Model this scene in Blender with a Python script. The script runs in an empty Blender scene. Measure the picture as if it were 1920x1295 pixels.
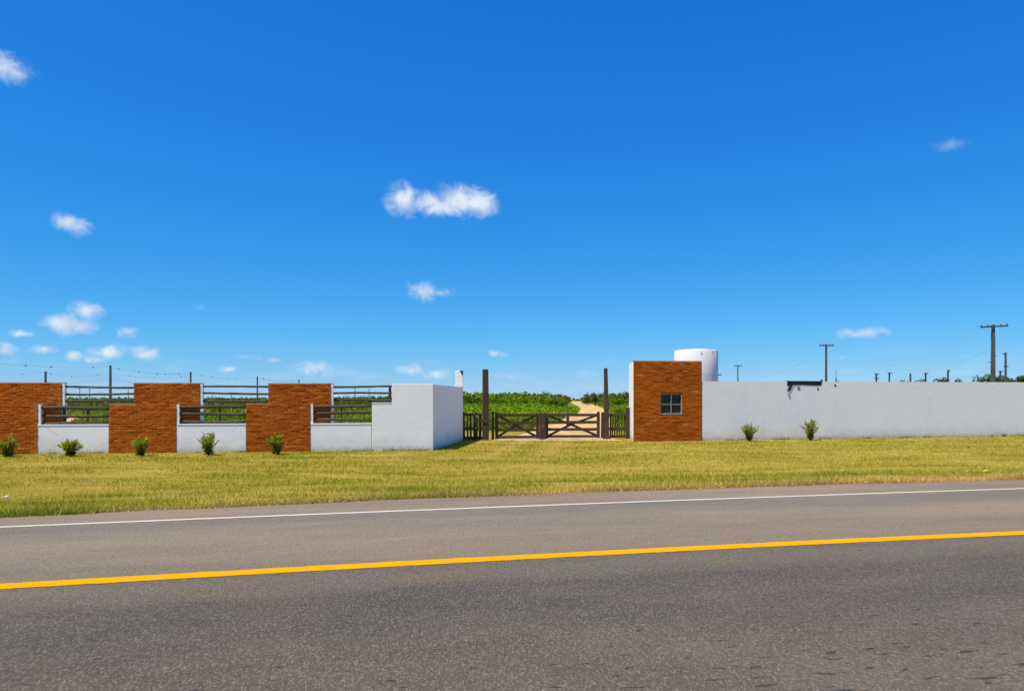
import bpy, bmesh, math, random
import numpy as np
from mathutils import Vector, Matrix, noise as mnoise

rnd = random.Random(7)
npr = np.random.default_rng(11)
scene = bpy.context.scene
C = scene.collection
F, CX, HY = 1387.0, 960.0, 748.0          # focal length and horizon of the photograph (1920 px wide)
CAMZ, LOW = 1.5, -0.3                     # eye height above the road, level of the land behind the verge

# ------------------------------------------------------------------ camera
cam = bpy.data.cameras.new('camera')
cam.sensor_width = 36.0
cam.lens = F / 1920 * 36.0
cam.shift_y = (HY - 647.5) / 1920
cam.clip_start, cam.clip_end = 0.1, 20000
camo = bpy.data.objects.new('camera', cam)
C.objects.link(camo)
camo.location = (0, 0, CAMZ)
camo.rotation_euler = (math.radians(90), 0, 0)
scene.camera = camo

# ------------------------------------------------------------------ world
SUN_EL, SUN_AZ = math.radians(66), math.radians(35)      # azimuth: from the left, turned towards the viewer
world = bpy.data.worlds.new('World')
scene.world = world
world.use_nodes = True
wt = world.node_tree
wt.nodes.clear()


def wn(kind, **kw):
    n = wt.nodes.new(kind)
    for k, v in kw.items():
        setattr(n, k, v)
    return n


def wlink(a, b):
    wt.links.new(a, b)


def wmath(op, a, b=None, c=None):
    n = wn('ShaderNodeMath', operation=op)
    for i, v in enumerate((a, b, c)):
        if v is None:
            continue
        if isinstance(v, (int, float)):
            n.inputs[i].default_value = v
        else:
            wlink(v, n.inputs[i])
    return n.outputs[0]


sky = wn('ShaderNodeTexSky', sky_type='NISHITA', sun_disc=False)
sky.sun_elevation = SUN_EL
sky.sun_rotation = math.radians(270) - SUN_AZ
sky.altitude = 0
sky.air_density = 1.0
sky.dust_density = 0.0
sky.ozone_density = 3.0
# the photograph's deep tropical blue: one colour response for the whole sky
SKY = 0.13
sps = wn('ShaderNodeSeparateColor')
wlink(sky.outputs[0], sps.inputs[0])
spc = wn('ShaderNodeCombineColor')
for i, (gain, gam) in enumerate(((.29, 1.8), (.50, .88), (.80, .50))):
    v = wmath('POWER', wmath('MULTIPLY', sps.outputs[i], SKY), gam)
    wlink(wmath('MULTIPLY', v, gain / SKY), spc.inputs[i])
bg_sky = wn('ShaderNodeBackground')
bg_sky.inputs['Strength'].default_value = SKY
wlink(spc.outputs[0], bg_sky.inputs['Color'])

tc = wn('ShaderNodeTexCoord')
nrm = wn('ShaderNodeVectorMath', operation='NORMALIZE')
wlink(tc.outputs['Generated'], nrm.inputs[0])
sep = wn('ShaderNodeSeparateXYZ')
wlink(nrm.outputs[0], sep.inputs[0])
az = wmath('ARCTAN2', sep.outputs[0], sep.outputs[1])
el = wmath('ARCSINE', sep.outputs[2])
comb = wn('ShaderNodeCombineXYZ')
wlink(az, comb.inputs[0])
wlink(el, comb.inputs[1])
nz = wn('ShaderNodeTexNoise')
nz.inputs['Scale'].default_value = 38
nz.inputs['Detail'].default_value = 7
nz.inputs['Roughness'].default_value = 0.64
nz.inputs['Distortion'].default_value = 0.9
wlink(comb.outputs[0], nz.inputs['Vector'])

# puffs of the scattered fair-weather clouds: azimuth / elevation of each, half width and height
PUFF = [  # px, py, half-w, half-h, body
    (762, 374, 42, 26, 1.0), (795, 380, 46, 20, 1.15), (825, 390, 44, 19, 1.2), (860, 376, 42, 28, 1.35), (894, 380, 40, 24, 1.2),
    (738, 387, 26, 11, .7), (832, 354, 18, 11, .6),
    (-12, 122, 58, 28, 1.1), (28, 138, 34, 18, .85), (132, 415, 32, 18, .75), (148, 425, 26, 16, .7),
    (796, 546, 34, 18, 1.0), (825, 549, 26, 10, .7),
    (120, 609, 42, 20, 1.15), (150, 612, 36, 18, 1.0), (160, 584, 30, 18, .9), (241, 622, 24, 12, .8), (46, 626, 26, 7, .8),
    (8, 656, 26, 13, 1.0), (82, 654, 28, 9, .85), (138, 667, 16, 9, .85), (202, 660, 38, 14, 1.0), (180, 674, 22, 8, .8),
    (274, 664, 34, 13, 1.0), (20, 677, 24, 11, .6), (320, 692, 24, 10, .6), (428, 692, 18, 7, .85), (515, 675, 16, 6, .8),
    (460, 669, 30, 6, .4), (585, 692, 40, 14, .75), (606, 690, 24, 16, .7), (770, 692, 26, 11, .9), (820, 702, 26, 9, .85),
    (930, 663, 22, 7, .7), (950, 722, 14, 6, .6), (1595, 624, 30, 10, .72), (1622, 624, 36, 11, .8), (1780, 272, 36, 11, .2),
    (375, 576, 14, 8, .35), (1578, 670, 12, 6, .4), (1100, 700, 40, 8, .35), (690, 705, 30, 8, .5), (950, 705, 40, 9, .45),
]
dens = {0: None, 1: None}
for (px, py, hw, hh, body) in PUFF:
    faint = 1 if body <= .6 else 0
    body = max(body, .7)
    r = math.hypot(F, px - CX)
    a0, e0 = math.atan2(px - CX, F), math.atan2(HY - py, r)
    sx = r * r / F / (hw * 1.25)
    sy = r / (hh * 1.3)
    d = wn('ShaderNodeVectorMath', operation='SUBTRACT')
    wlink(comb.outputs[0], d.inputs[0])
    d.inputs[1].default_value = (a0, e0, 0)
    m = wn('ShaderNodeVectorMath', operation='MULTIPLY')
    wlink(d.outputs[0], m.inputs[0])
    m.inputs[1].default_value = (sx, sy, 0)
    ln = wn('ShaderNodeVectorMath', operation='LENGTH')
    wlink(m.outputs[0], ln.inputs[0])
    v = wmath('MULTIPLY_ADD', ln.outputs['Value'], -body, body)
    dens[faint] = v if dens[faint] is None else wmath('SMOOTH_MAX', dens[faint], v, 0.12)
nn = wmath('MULTIPLY_ADD', nz.outputs[0], 1.75, -0.87)
cover = []
for k, top in ((0, 1.0), (1, .3)):
    tot = wmath('ADD', wmath('MAXIMUM', dens[k], -0.6), nn)
    mr = wn('ShaderNodeMapRange', interpolation_type='SMOOTHSTEP')
    wlink(tot, mr.inputs['Value'])
    mr.inputs['From Min'].default_value = 0.0
    mr.inputs['From Max'].default_value = 1.1
    mr.inputs['To Max'].default_value = top
    cover.append(mr.outputs[0])
# thin veils near the horizon, all round
vm = wn('ShaderNodeVectorMath', operation='MULTIPLY')
wlink(comb.outputs[0], vm.inputs[0])
vm.inputs[1].default_value = (7, 34, 1)
nz2 = wn('ShaderNodeTexNoise')
nz2.inputs['Scale'].default_value = 1.4
nz2.inputs['Detail'].default_value = 5
wlink(vm.outputs[0], nz2.inputs['Vector'])
veil = wn('ShaderNodeMapRange', interpolation_type='SMOOTHSTEP')
wlink(nz2.outputs[0], veil.inputs['Value'])
veil.inputs['From Min'].default_value = 0.48
veil.inputs['From Max'].default_value = 0.8
veil.inputs['To Max'].default_value = 0.42
low = wn('ShaderNodeMapRange', interpolation_type='SMOOTHSTEP')
wlink(el, low.inputs['Value'])
low.inputs['From Min'].default_value = 0.0
low.inputs['From Max'].default_value = 0.075
low.inputs['To Min'].default_value = 1.0
low.inputs['To Max'].default_value = 0.0
veil_a = wmath('MULTIPLY', veil.outputs[0], low.outputs[0])
alpha = wmath('MAXIMUM', wmath('MAXIMUM', cover[0], cover[1]), veil_a)
alpha = wmath('MULTIPLY', alpha, 0.95)
bg_cloud = wn('ShaderNodeBackground')
bg_cloud.inputs['Color'].default_value = (0.80, 0.88, 0.97, 1)
bg_cloud.inputs['Strength'].default_value = 0.84
cn = wn('ShaderNodeTexNoise')
cn.inputs['Scale'].default_value = 30
cn.inputs['Detail'].default_value = 4
wlink(comb.outputs[0], cn.inputs['Vector'])
cr = wn('ShaderNodeValToRGB')
cr.color_ramp.elements[0].position, cr.color_ramp.elements[0].color = .36, (.56, .67, .83, 1)
cr.color_ramp.elements[1].position, cr.color_ramp.elements[1].color = .58, (.82, .89, .97, 1)
wlink(cn.outputs[0], cr.inputs[0])
wlink(cr.outputs[0], bg_cloud.inputs['Color'])
mix = wn('ShaderNodeMixShader')
wlink(alpha, mix.inputs[0])
wlink(bg_sky.outputs[0], mix.inputs[1])
wlink(bg_cloud.outputs[0], mix.inputs[2])
wo = wn('ShaderNodeOutputWorld')
wlink(mix.outputs[0], wo.inputs[0])

# ------------------------------------------------------------------ sun
sl = bpy.data.lights.new('sun', 'SUN')
sl.energy = 5.0
sl.angle = math.radians(0.53)
sl.color = (1.0, 0.91, 0.77)
so = bpy.data.objects.new('sun', sl)
C.objects.link(so)
sdir = Vector((-math.cos(SUN_EL) * math.cos(SUN_AZ), -math.cos(SUN_EL) * math.sin(SUN_AZ), math.sin(SUN_EL)))
so.rotation_euler = sdir.to_track_quat('Z', 'Y').to_euler()
so.location = (-20, -10, 60)

vs = scene.view_settings
vs.view_transform = 'Standard'
vs.look = 'None'
vs.exposure = 0.27
vs.gamma = 1.0
scene.cycles.use_denoising = True
scene.cycles.max_bounces = 6
scene.cycles.transparent_max_bounces = 8


# ------------------------------------------------------------------ helpers
def at(px, depth, py=None):
    """a point seen at px, at a given depth"""
    z = LOW if py is None else CAMZ + (HY - py) / F * depth
    return Vector(((px - CX) / F * depth, depth, z))


def ground_at(px, py, z=LOW):
    d = F * (CAMZ - z) / (py - HY)
    return Vector(((px - CX) / F * d, d, z))


def obj(name, me, mat=None, parent=None, kind=None):
    o = bpy.data.objects.new(name, me)
    C.objects.link(o)
    if mat is not None and me is not None and not me.materials:
        me.materials.append(mat)
    if parent is not None:
        o.parent = parent
    if kind:
        o['kind'] = kind
    return o


def tag(o, label, cat, group=None):
    o['label'] = label
    o['category'] = cat
    if group:
        o['group'] = group
    return o


def thing(name, label, cat, loc=(0, 0, 0), rz=0.0, group=None):
    o = bpy.data.objects.new(name, None)
    o.empty_display_size = 0.2
    C.objects.link(o)
    o.location = loc
    o.rotation_euler = (0, 0, rz)
    return tag(o, label, cat, group)


class MB:
    """collects faces for one mesh"""
    def __init__(s):
        s.v, s.f = [], []

    def box(s, x0, x1, y0, y1, z0, z1):
        b = len(s.v)
        s.v += [(x0, y0, z0), (x1, y0, z0), (x1, y1, z0), (x0, y1, z0), (x0, y0, z1), (x1, y0, z1), (x1, y1, z1), (x0, y1, z1)]
        s.f += [tuple(b + i for i in q) for q in ((0, 3, 2, 1), (4, 5, 6, 7), (0, 1, 5, 4), (1, 2, 6, 5), (2, 3, 7, 6), (3, 0, 4, 7))]
        return s

    def prism(s, pts, z0, z1):
        """pts: xy outline, counter-clockwise"""
        b, n = len(s.v), len(pts)
        s.v += [(p[0], p[1], z0) for p in pts] + [(p[0], p[1], z1) for p in pts]
        s.f += [tuple(b + i for i in reversed(range(n))), tuple(b + n + i for i in range(n))]
        s.f += [(b + i, b + (i + 1) % n, b + n + (i + 1) % n, b + n + i) for i in range(n)]
        return s

    def slab(s, pts, y0, y1):
        """pts: xz outline, counter-clockwise seen from -y"""
        b, n = len(s.v), len(pts)
        s.v += [(p[0], y0, p[1]) for p in pts] + [(p[0], y1, p[1]) for p in pts]
        s.f += [tuple(b + i for i in range(n)), tuple(b + n + i for i in reversed(range(n)))]
        s.f += [(b + (i + 1) % n, b + i, b + n + i, b + n + (i + 1) % n) for i in range(n)]
        return s

    def tube(s, pts, rad, sides=8, caps=True):
        pts = [Vector(p) for p in pts]
        if not hasattr(rad, '__len__'):
            rad = [rad] * len(pts)
        b = len(s.v)
        for i, p in enumerate(pts):
            d = (pts[min(i + 1, len(pts) - 1)] - pts[max(i - 1, 0)]).normalized()
            up = Vector((0, 0, 1)) if abs(d.z) < .9 else Vector((0, 1, 0))
            a = d.cross(up).normalized()
            c = a.cross(d)
            for k in range(sides):
                t = 2 * math.pi * k / sides
                s.v.append(tuple(p + (a * math.cos(t) + c * math.sin(t)) * rad[i]))
        for i in range(len(pts) - 1):
            for k in range(sides):
                k2 = (k + 1) % sides
                s.f.append((b + i * sides + k, b + i * sides + k2, b + (i + 1) * sides + k2, b + (i + 1) * sides + k))
        if caps:
            s.f.append(tuple(b + k for k in reversed(range(sides))))
            e = b + (len(pts) - 1) * sides
            s.f.append(tuple(e + k for k in range(sides)))
        return s

    def mesh(s, name, smooth=False, bevel=0.0):
        me = bpy.data.meshes.new(name)
        me.from_pydata(s.v, [], s.f)
        bm = bmesh.new()
        bm.from_mesh(me)
        bmesh.ops.recalc_face_normals(bm, faces=bm.faces)
        if bevel:
            bmesh.ops.bevel(bm, geom=list(bm.edges), offset=bevel, segments=2, affect='EDGES', profile=0.6)
        bm.to_mesh(me)
        bm.free()
        if smooth:
            me.polygons.foreach_set('use_smooth', [True] * len(me.polygons))
        return me

    def build(s, name, mat, parent=None, smooth=False, bevel=0.0, kind=None):
        return obj(name, s.mesh(name, smooth, bevel), mat, parent, kind)


def np_mesh(name, V, nper, cols=None):
    """V: (n, nper, 3) separate polygons; cols: (n, 3) one colour each"""
    n = len(V)
    me = bpy.data.meshes.new(name)
    me.vertices.add(n * nper)
    me.vertices.foreach_set('co', V.reshape(-1).astype(np.float32))
    me.loops.add(n * nper)
    me.loops.foreach_set('vertex_index', np.arange(n * nper, dtype=np.int32))
    me.polygons.add(n)
    me.polygons.foreach_set('loop_start', np.arange(0, n * nper, nper, dtype=np.int32))
    me.polygons.foreach_set('loop_total', np.full(n, nper, dtype=np.int32))
    if cols is not None:
        at_ = me.color_attributes.new('tint', 'FLOAT_COLOR', 'POINT')
        c = np.ones((n, nper, 4), np.float32)
        c[:, :, :3] = cols[:, None, :]
        at_.data.foreach_set('color', c.reshape(-1))
    me.update(calc_edges=True)
    return me


def leaf_polys(P, D, L, W, droop=0.0):
    """diamond leaves: position, unit direction, length, width"""
    n = len(P)
    R = npr.normal(size=(n, 3))
    S = np.cross(D, R)
    S /= np.linalg.norm(S, axis=1, keepdims=True) + 1e-9
    mid = P + D * (L * .45)[:, None]
    tip = P + D * L[:, None]
    tip[:, 2] -= droop * L
    return np.stack([P, mid + S * (W / 2)[:, None], tip, mid - S * (W / 2)[:, None]], axis=1)


def unit(a):
    return a / (np.linalg.norm(a, axis=1, keepdims=True) + 1e-9)


# ------------------------------------------------------------------ materials
def material(name, rough=0.8, spec=0.3):
    m = bpy.data.materials.new(name)
    m.use_nodes = True
    nt = m.node_tree
    b = nt.nodes['Principled BSDF']
    b.inputs['Roughness'].default_value = rough
    b.inputs['Specular IOR Level'].default_value = spec
    return m, nt, b


def N(nt, kind, **kw):
    n = nt.nodes.new(kind)
    ins = kw.pop('ins', {})
    for k, v in kw.items():
        setattr(n, k, v)
    for k, v in ins.items():
        if hasattr(v, 'node'):
            nt.links.new(v, n.inputs[k])
        else:
            n.inputs[k].default_value = v
    return n


def noise_tex(nt, vec, scale, detail=4, rough=.55, dist=0.0):
    return N(nt, 'ShaderNodeTexNoise', ins={'Vector': vec, 'Scale': scale, 'Detail': detail, 'Roughness': rough, 'Distortion': dist}).outputs[0]


def ramp(nt, fac, stops, interp='LINEAR'):
    r = N(nt, 'ShaderNodeValToRGB', ins={'Fac': fac})
    cr = r.color_ramp
    cr.interpolation = interp
    while len(cr.elements) < len(stops):
        cr.elements.new(0.5)
    for e, (p, c) in zip(cr.elements, stops):
        e.position = p
        e.color = (*c, 1) if len(c) == 3 else c
    return r.outputs[0]


def mixc(nt, fac, a, b, blend='MIX'):
    n = N(nt, 'ShaderNodeMix', data_type='RGBA', blend_type=blend)
    for k, v in ((0, fac), (6, a), (7, b)):
        if hasattr(v, 'node'):
            nt.links.new(v, n.inputs[k])
        elif k == 0:
            n.inputs[0].default_value = v
        else:
            n.inputs[k].default_value = (*v, 1)
    return n.outputs[2]


def mth(nt, op, a, b=0.0, c=0.0):
    n = N(nt, 'ShaderNodeMath', operation=op)
    for i, v in enumerate((a, b, c)):
        if hasattr(v, 'node'):
            nt.links.new(v, n.inputs[i])
        else:
            n.inputs[i].default_value = v
    return n.outputs[0]


def maprange(nt, v, a, b, c=0.0, d=1.0, smooth=False):
    n = N(nt, 'ShaderNodeMapRange', ins={'Value': v, 'From Min': a, 'From Max': b, 'To Min': c, 'To Max': d})
    if smooth:
        n.interpolation_type = 'SMOOTHSTEP'
    return n.outputs[0]


def bump(nt, b, height, strength=.3, dist=.01, normal=None):
    n = N(nt, 'ShaderNodeBump', ins={'Height': height, 'Strength': strength, 'Distance': dist})
    if normal is not None:
        nt.links.new(normal, n.inputs['Normal'])
    nt.links.new(n.outputs[0], b.inputs['Normal'])
    return n.outputs[0]


def wpos(nt):
    return N(nt, 'ShaderNodeNewGeometry').outputs['Position']


def vmul(nt, v, s):
    return N(nt, 'ShaderNodeVectorMath', operation='MULTIPLY', ins={0: v, 1: s}).outputs[0]


MAT = {}


def mat_brick():
    m, nt, b = material('fired_brick', .85, .2)
    oi = N(nt, 'ShaderNodeObjectInfo').outputs['Random']
    base = ramp(nt, oi, [(0, (.33, .070, .002)), (.25, (.42, .094, .003)), (.6, (.47, .114, .005)), (.92, (.51, .138, .008)), (1, (.58, .21, .045))])
    p = wpos(nt)
    n1 = noise_tex(nt, vmul(nt, p, (9, 9, 30)), 1.0, 5, .65)
    n2 = noise_tex(nt, p, .9, 3)
    c = mixc(nt, maprange(nt, n1, .35, .75, 0, .5), base, (.24, .045, .002))
    c = mixc(nt, maprange(nt, n2, .4, .75, 0, .4), c, (.60, .155, .009))
    nt.links.new(c, b.inputs['Base Color'])
    bump(nt, b, n1, .5, .006)
    return m


def mat_mortar():
    m, nt, b = material('brick_mortar', .95, .1)
    n1 = noise_tex(nt, wpos(nt), 14, 4)
    nt.links.new(ramp(nt, n1, [(.3, (.20, .046, .002)), (.7, (.32, .080, .005))]), b.inputs['Base Color'])
    return m


def mat_plaster(name='white_plaster', tint=(.92, .91, .875)):
    m, nt, b = material(name, .9, .15)
    p = wpos(nt)
    n1 = noise_tex(nt, p, 1.3, 5, .6)
    n2 = noise_tex(nt, p, 5.5, 5, .65)
    n3 = noise_tex(nt, vmul(nt, p, (2.2, 2.2, .45)), 1.0, 5, .6)
    c = mixc(nt, maprange(nt, n1, .35, .75, 0, .3), tint, tuple(t * .88 for t in tint))
    c = mixc(nt, maprange(nt, n3, .60, .78, 0, .3), c, (.66, .65, .62))
    sp = N(nt, 'ShaderNodeSeparateXYZ', ins={0: p}).outputs[2]
    h = mth(nt, 'ADD', sp, mth(nt, 'MULTIPLY', n2, -.34))        # earth splashed up by rain, ragged
    c = mixc(nt, maprange(nt, h, LOW - .17, LOW + .03, .9, 0), c, (.42, .34, .22))
    c = mixc(nt, maprange(nt, mth(nt, 'ADD', sp, mth(nt, 'MULTIPLY', n1, -.9)), LOW - .45, LOW + .12, .55, 0), c, (.62, .59, .53))
    nt.links.new(c, b.inputs['Base Color'])
    mu = noise_tex(nt, p, 2.6, 3, .5, .8)
    bump(nt, b, mth(nt, 'ADD', mth(nt, 'MULTIPLY', mu, 1.0), mth(nt, 'MULTIPLY', n2, .35)), .2, .03)
    return m


def mat_wood(name, dark, light):
    m, nt, b = material(name, .85, .2)
    co = N(nt, 'ShaderNodeTexCoord').outputs['Object']
    oi = N(nt, 'ShaderNodeObjectInfo').outputs['Random']
    n1 = noise_tex(nt, vmul(nt, co, (6, 22, 22)), 1.0, 5, .65)
    c = mixc(nt, maprange(nt, n1, .3, .75), dark, light)
    c = mixc(nt, mth(nt, 'MULTIPLY', oi, .45), c, tuple((d + l) * .3 for d, l in zip(dark, light)))
    nt.links.new(c, b.inputs['Base Color'])
    bump(nt, b, n1, .6, .01)
    return m


def mat_leaf(name, rough=.65, trans=.35):
    m, nt, b = material(name, rough, .10)
    at_ = N(nt, 'ShaderNodeAttribute', attribute_name='tint').outputs['Color']
    nt.links.new(at_, b.inputs['Base Color'])
    tr = N(nt, 'ShaderNodeBsdfTranslucent')
    cc = mixc(nt, .5, at_, (.20, .30, .02))
    nt.links.new(cc, tr.inputs['Color'])
    mx = N(nt, 'ShaderNodeMixShader', ins={0: trans, 1: b.outputs[0], 2: tr.outputs[0]})
    out = [n for n in nt.nodes if n.type == 'OUTPUT_MATERIAL'][0]
    nt.links.new(mx.outputs[0], out.inputs[0])
    return m


def mat_plain(name, col, rough=.6, spec=.3, metal=0.0, vary=.25, scale=8.0):
    m, nt, b = material(name, rough, spec)
    n1 = noise_tex(nt, wpos(nt), scale, 4, .6)
    c = mixc(nt, maprange(nt, n1, .3, .75), col, tuple(x * (1 - vary) for x in col))
    nt.links.new(c, b.inputs['Base Color'])
    b.inputs['Metallic'].default_value = metal
    return m


def mat_asphalt():
    m, nt, b = material('asphalt', .85, .12)
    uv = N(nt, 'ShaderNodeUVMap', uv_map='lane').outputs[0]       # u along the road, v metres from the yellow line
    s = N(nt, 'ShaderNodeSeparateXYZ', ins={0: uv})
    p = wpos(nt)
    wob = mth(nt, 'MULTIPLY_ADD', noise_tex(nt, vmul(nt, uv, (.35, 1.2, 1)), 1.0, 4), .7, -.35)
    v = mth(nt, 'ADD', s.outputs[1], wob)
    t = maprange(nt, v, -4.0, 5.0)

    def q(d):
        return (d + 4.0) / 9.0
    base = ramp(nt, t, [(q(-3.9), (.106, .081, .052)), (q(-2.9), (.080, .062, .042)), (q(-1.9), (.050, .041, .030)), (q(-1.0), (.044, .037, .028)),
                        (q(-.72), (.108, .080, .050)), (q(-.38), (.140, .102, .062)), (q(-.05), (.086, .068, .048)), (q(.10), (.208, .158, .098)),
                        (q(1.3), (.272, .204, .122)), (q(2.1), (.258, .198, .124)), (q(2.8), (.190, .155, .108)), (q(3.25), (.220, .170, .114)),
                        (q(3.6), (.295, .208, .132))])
    big = noise_tex(nt, vmul(nt, uv, (.16, .9, 1)), 1.0, 6, .62)
    big2 = noise_tex(nt, vmul(nt, uv, (.7, 1.6, 1)), 1.0, 5, .6)
    base = mixc(nt, maprange(nt, big2, .42, .72, 0, .32), base, (.200, .154, .100))
    c = mixc(nt, maprange(nt, big, .38, .66, 0, .5), base, (.080, .068, .054))
    # aggregate: pale and dark stones set in bitumen
    st = vmul(nt, p, (1, .42, 1))
    vo = N(nt, 'ShaderNodeTexVoronoi', ins={'Vector': st, 'Scale': 125.0, 'Randomness': 1.0})
    sh = N(nt, 'ShaderNodeSeparateColor', ins={0: vo.outputs['Color']})
    pale = maprange(nt, sh.outputs[0], .62, .98, 0, .46)
    dark = maprange(nt, sh.outputs[1], .62, .98, 0, .62)
    n3 = noise_tex(nt, vmul(nt, p, (1, .45, 1)), 48, 6, .78)
    c2 = mixc(nt, pale, c, mixc(nt, .5, c, (.52, .45, .35)))
    c2 = mixc(nt, dark, c2, mixc(nt, .6, c2, (.030, .030, .030)))
    c2 = mixc(nt, maprange(nt, n3, .3, .7, 0, 1.0), mixc(nt, .26, c2, (.03, .03, .03)), mixc(nt, .12, c2, (.48, .42, .33)))
    # short scuffs and bitumen blots, longer along the road
    sc = noise_tex(nt, vmul(nt, uv, (5.5, 17, 1)), 1.0, 2, .5)
    near = maprange(nt, s.outputs[1], -2.0, -3.2, .0, 1.0)
    thr = mth(nt, 'MULTIPLY_ADD', near, -.075, .710)
    sp = maprange(nt, mth(nt, 'SUBTRACT', sc, thr), 0.0, .03, 0, .75)
    c2 = mixc(nt, sp, c2, (.026, .026, .027))
    nt.links.new(c2, b.inputs['Base Color'])
    hgt = mth(nt, 'ADD', mth(nt, 'MULTIPLY', vo.outputs['Distance'], -1.0), mth(nt, 'MULTIPLY', n3, 1.2))
    bump(nt, b, hgt, .6, .007)
    return m


def mat_paint(name, col, wear):
    m, nt, b = material(name, .8, .03)
    p = wpos(nt)
    n1 = noise_tex(nt, p, 24, 6, .75)
    n2 = noise_tex(nt, p, 1.1, 4)
    c = mixc(nt, maprange(nt, n2, .35, .7, 0, .3), col, tuple(x * .8 for x in col))
    n5 = noise_tex(nt, vmul(nt, p, (.8, 2.2, 1)), 3.0, 5, .7)
    c = mixc(nt, maprange(nt, n1, .60, .74, 0, wear), c, (.16, .13, .09))
    c = mixc(nt, maprange(nt, n5, .52, .75, 0, wear * .45), c, (.26, .20, .13))
    nt.links.new(c, b.inputs['Base Color'])
    bump(nt, b, n1, .5, .006)
    return m


def mat_ground():
    m, nt, b = material('turf_soil', .95, .1)
    p = wpos(nt)
    n1 = noise_tex(nt, vmul(nt, p, (.35, 1.1, 1)), 1.0, 6, .62)
    n2 = noise_tex(nt, vmul(nt, p, (2.4, 5.5, 1)), 1.0, 6, .7)
    n3 = noise_tex(nt, p, 17, 5, .75)
    c = ramp(nt, n1, [(.30, (.20, .18, .012)), (.45, (.31, .23, .024)), (.6, (.40, .285, .040)), (.75, (.48, .34, .080))])
    c = mixc(nt, maprange(nt, n2, .5, .78, 0, .7), c, (.13, .145, .012))
    c = mixc(nt, maprange(nt, n3, .55, .8, 0, .6), c, (.10, .085, .018))
    s0_ = N(nt, 'ShaderNodeSeparateXYZ', ins={0: p})
    off = mth(nt, 'ABSOLUTE', mth(nt, 'SUBTRACT', s0_.outputs[0], mth(nt, 'MULTIPLY_ADD', s0_.outputs[1], .16, -3.68)))
    rut = maprange(nt, mth(nt, 'ABSOLUTE', mth(nt, 'SUBTRACT', off, .85)), .1, .6, .45, 0, True)
    rut = mth(nt, 'MULTIPLY', rut, maprange(nt, n2, .35, .6))
    rut = mth(nt, 'MULTIPLY', rut, maprange(nt, s0_.outputs[1], 19, 30))        # wear fades out towards the road
    c = mixc(nt, rut, c, (.50, .36, .15))
    n6 = noise_tex(nt, vmul(nt, p, (.5, 1.5, 1)), 1.0, 4, .6)
    c = mixc(nt, maprange(nt, n6, .60, .72, 0, .7), c, (.42, .29, .11))
    # beyond the fence the land is green pasture
    s = N(nt, 'ShaderNodeSeparateXYZ', ins={0: p})
    far = maprange(nt, s.outputs[1], 36, 46, 0, 1, True)
    n4 = noise_tex(nt, p, .11, 6, .65)
    g = ramp(nt, n4, [(.3, (.07, .12, .006)), (.5, (.13, .19, .010)), (.68, (.22, .21, .03)), (.8, (.32, .24, .08))])
    nt.links.new(mixc(nt, far, c, g), b.inputs['Base Color'])
    bump(nt, b, mth(nt, 'ADD', n3, n2), .9, .05)
    return m


def mat_dirt():
    m, nt, b = material('sandy_earth', .95, .1)
    p = wpos(nt)
    n1 = noise_tex(nt, vmul(nt, p, (.9, .25, 1)), 1.0, 5, .6)
    n2 = noise_tex(nt, p, 6, 5, .7)
    c = ramp(nt, n1, [(.3, (.40, .26, .10)), (.5, (.56, .37, .155)), (.7, (.66, .46, .22))])
    c = mixc(nt, maprange(nt, n2, .5, .8, 0, .4), c, (.30, .19, .09))
    nt.links.new(c, b.inputs['Base Color'])
    bump(nt, b, n2, .6, .04)
    return m


M_BRICK, M_MORTAR, M_WHITE = mat_brick(), mat_mortar(), mat_plaster()
M_RAIL = mat_wood('weathered_pole', (.050, .034, .022), (.15, .115, .085))
M_GATE = mat_wood('dark_hardwood', (.040, .024, .014), (.135, .090, .058))
M_LEAF, M_GRASS = mat_leaf('shrub_leaf'), mat_leaf('grass_blade', .7, .3)
M_ASPH, M_DIRT, M_GROUND = mat_asphalt(), mat_dirt(), mat_ground()
M_YELLOW, M_LINE = mat_paint('yellow_road_paint', (.66, .315, .0005), .5), mat_paint('white_road_paint', (.58, .545, .46), .85)
M_POLE = mat_plain('weathered_concrete', (.145, .125, .105), .9, .1, vary=.35, scale=2)
M_DARK = mat_plain('black_rubber', (.012, .012, .013), .5, .4, vary=.4)
M_WIRE = mat_plain('dull_cable', (.10, .11, .12), .7, .2)
M_CABLE = mat_plain('bare_aluminium_cable', (.30, .34, .38), .6, .2)
M_RUST = mat_plain('rusty_plaster_hole', (.22, .11, .065), .95, .1, vary=.5, scale=30)
M_METAL = mat_plain('grey_metal_paint', (.34, .34, .34), .5, .4, vary=.2)
M_BARK = mat_plain('bark', (.075, .05, .03), .95, .1, vary=.4)
M_TANK = mat_plaster('white_tank', (.74, .71, .66))
M_STONE = mat_plain('pale_cement', (.55, .52, .47), .9, .1, vary=.3, scale=5)
m, nt, b = material('dark_glass', .08, .5)
b.inputs['Base Color'].default_value = (.012, .013, .015, 1)
M_GLASS = m


# ------------------------------------------------------------------ road and land
def curve3(pix):
    """smooth line through three pixels of the road plane, straight beyond them"""
    P = [ground_at(px, py, 0.0) for px, py in pix]
    xs = [p.x for p in P]
    co = np.polyfit(xs, [p.y for p in P], 2)

    def f(x):
        x = np.asarray(x, float)
        xc = np.clip(x, xs[0] - 3, xs[2] + 4)
        return np.polyval(co, xc) + (2 * co[0] * xc + co[1]) * (x - xc)
    return f


y_yel = curve3([(0, 1099.5), (900, 1048.6), (1920, 998.7)])
y_whi = curve3([(0, 988), (900, 951.8), (1920, 915.6)])
y_edge = curve3([(0, 969), (900, 929.7), (1920, 898)])
COS = math.cos(math.radians(14))


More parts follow.
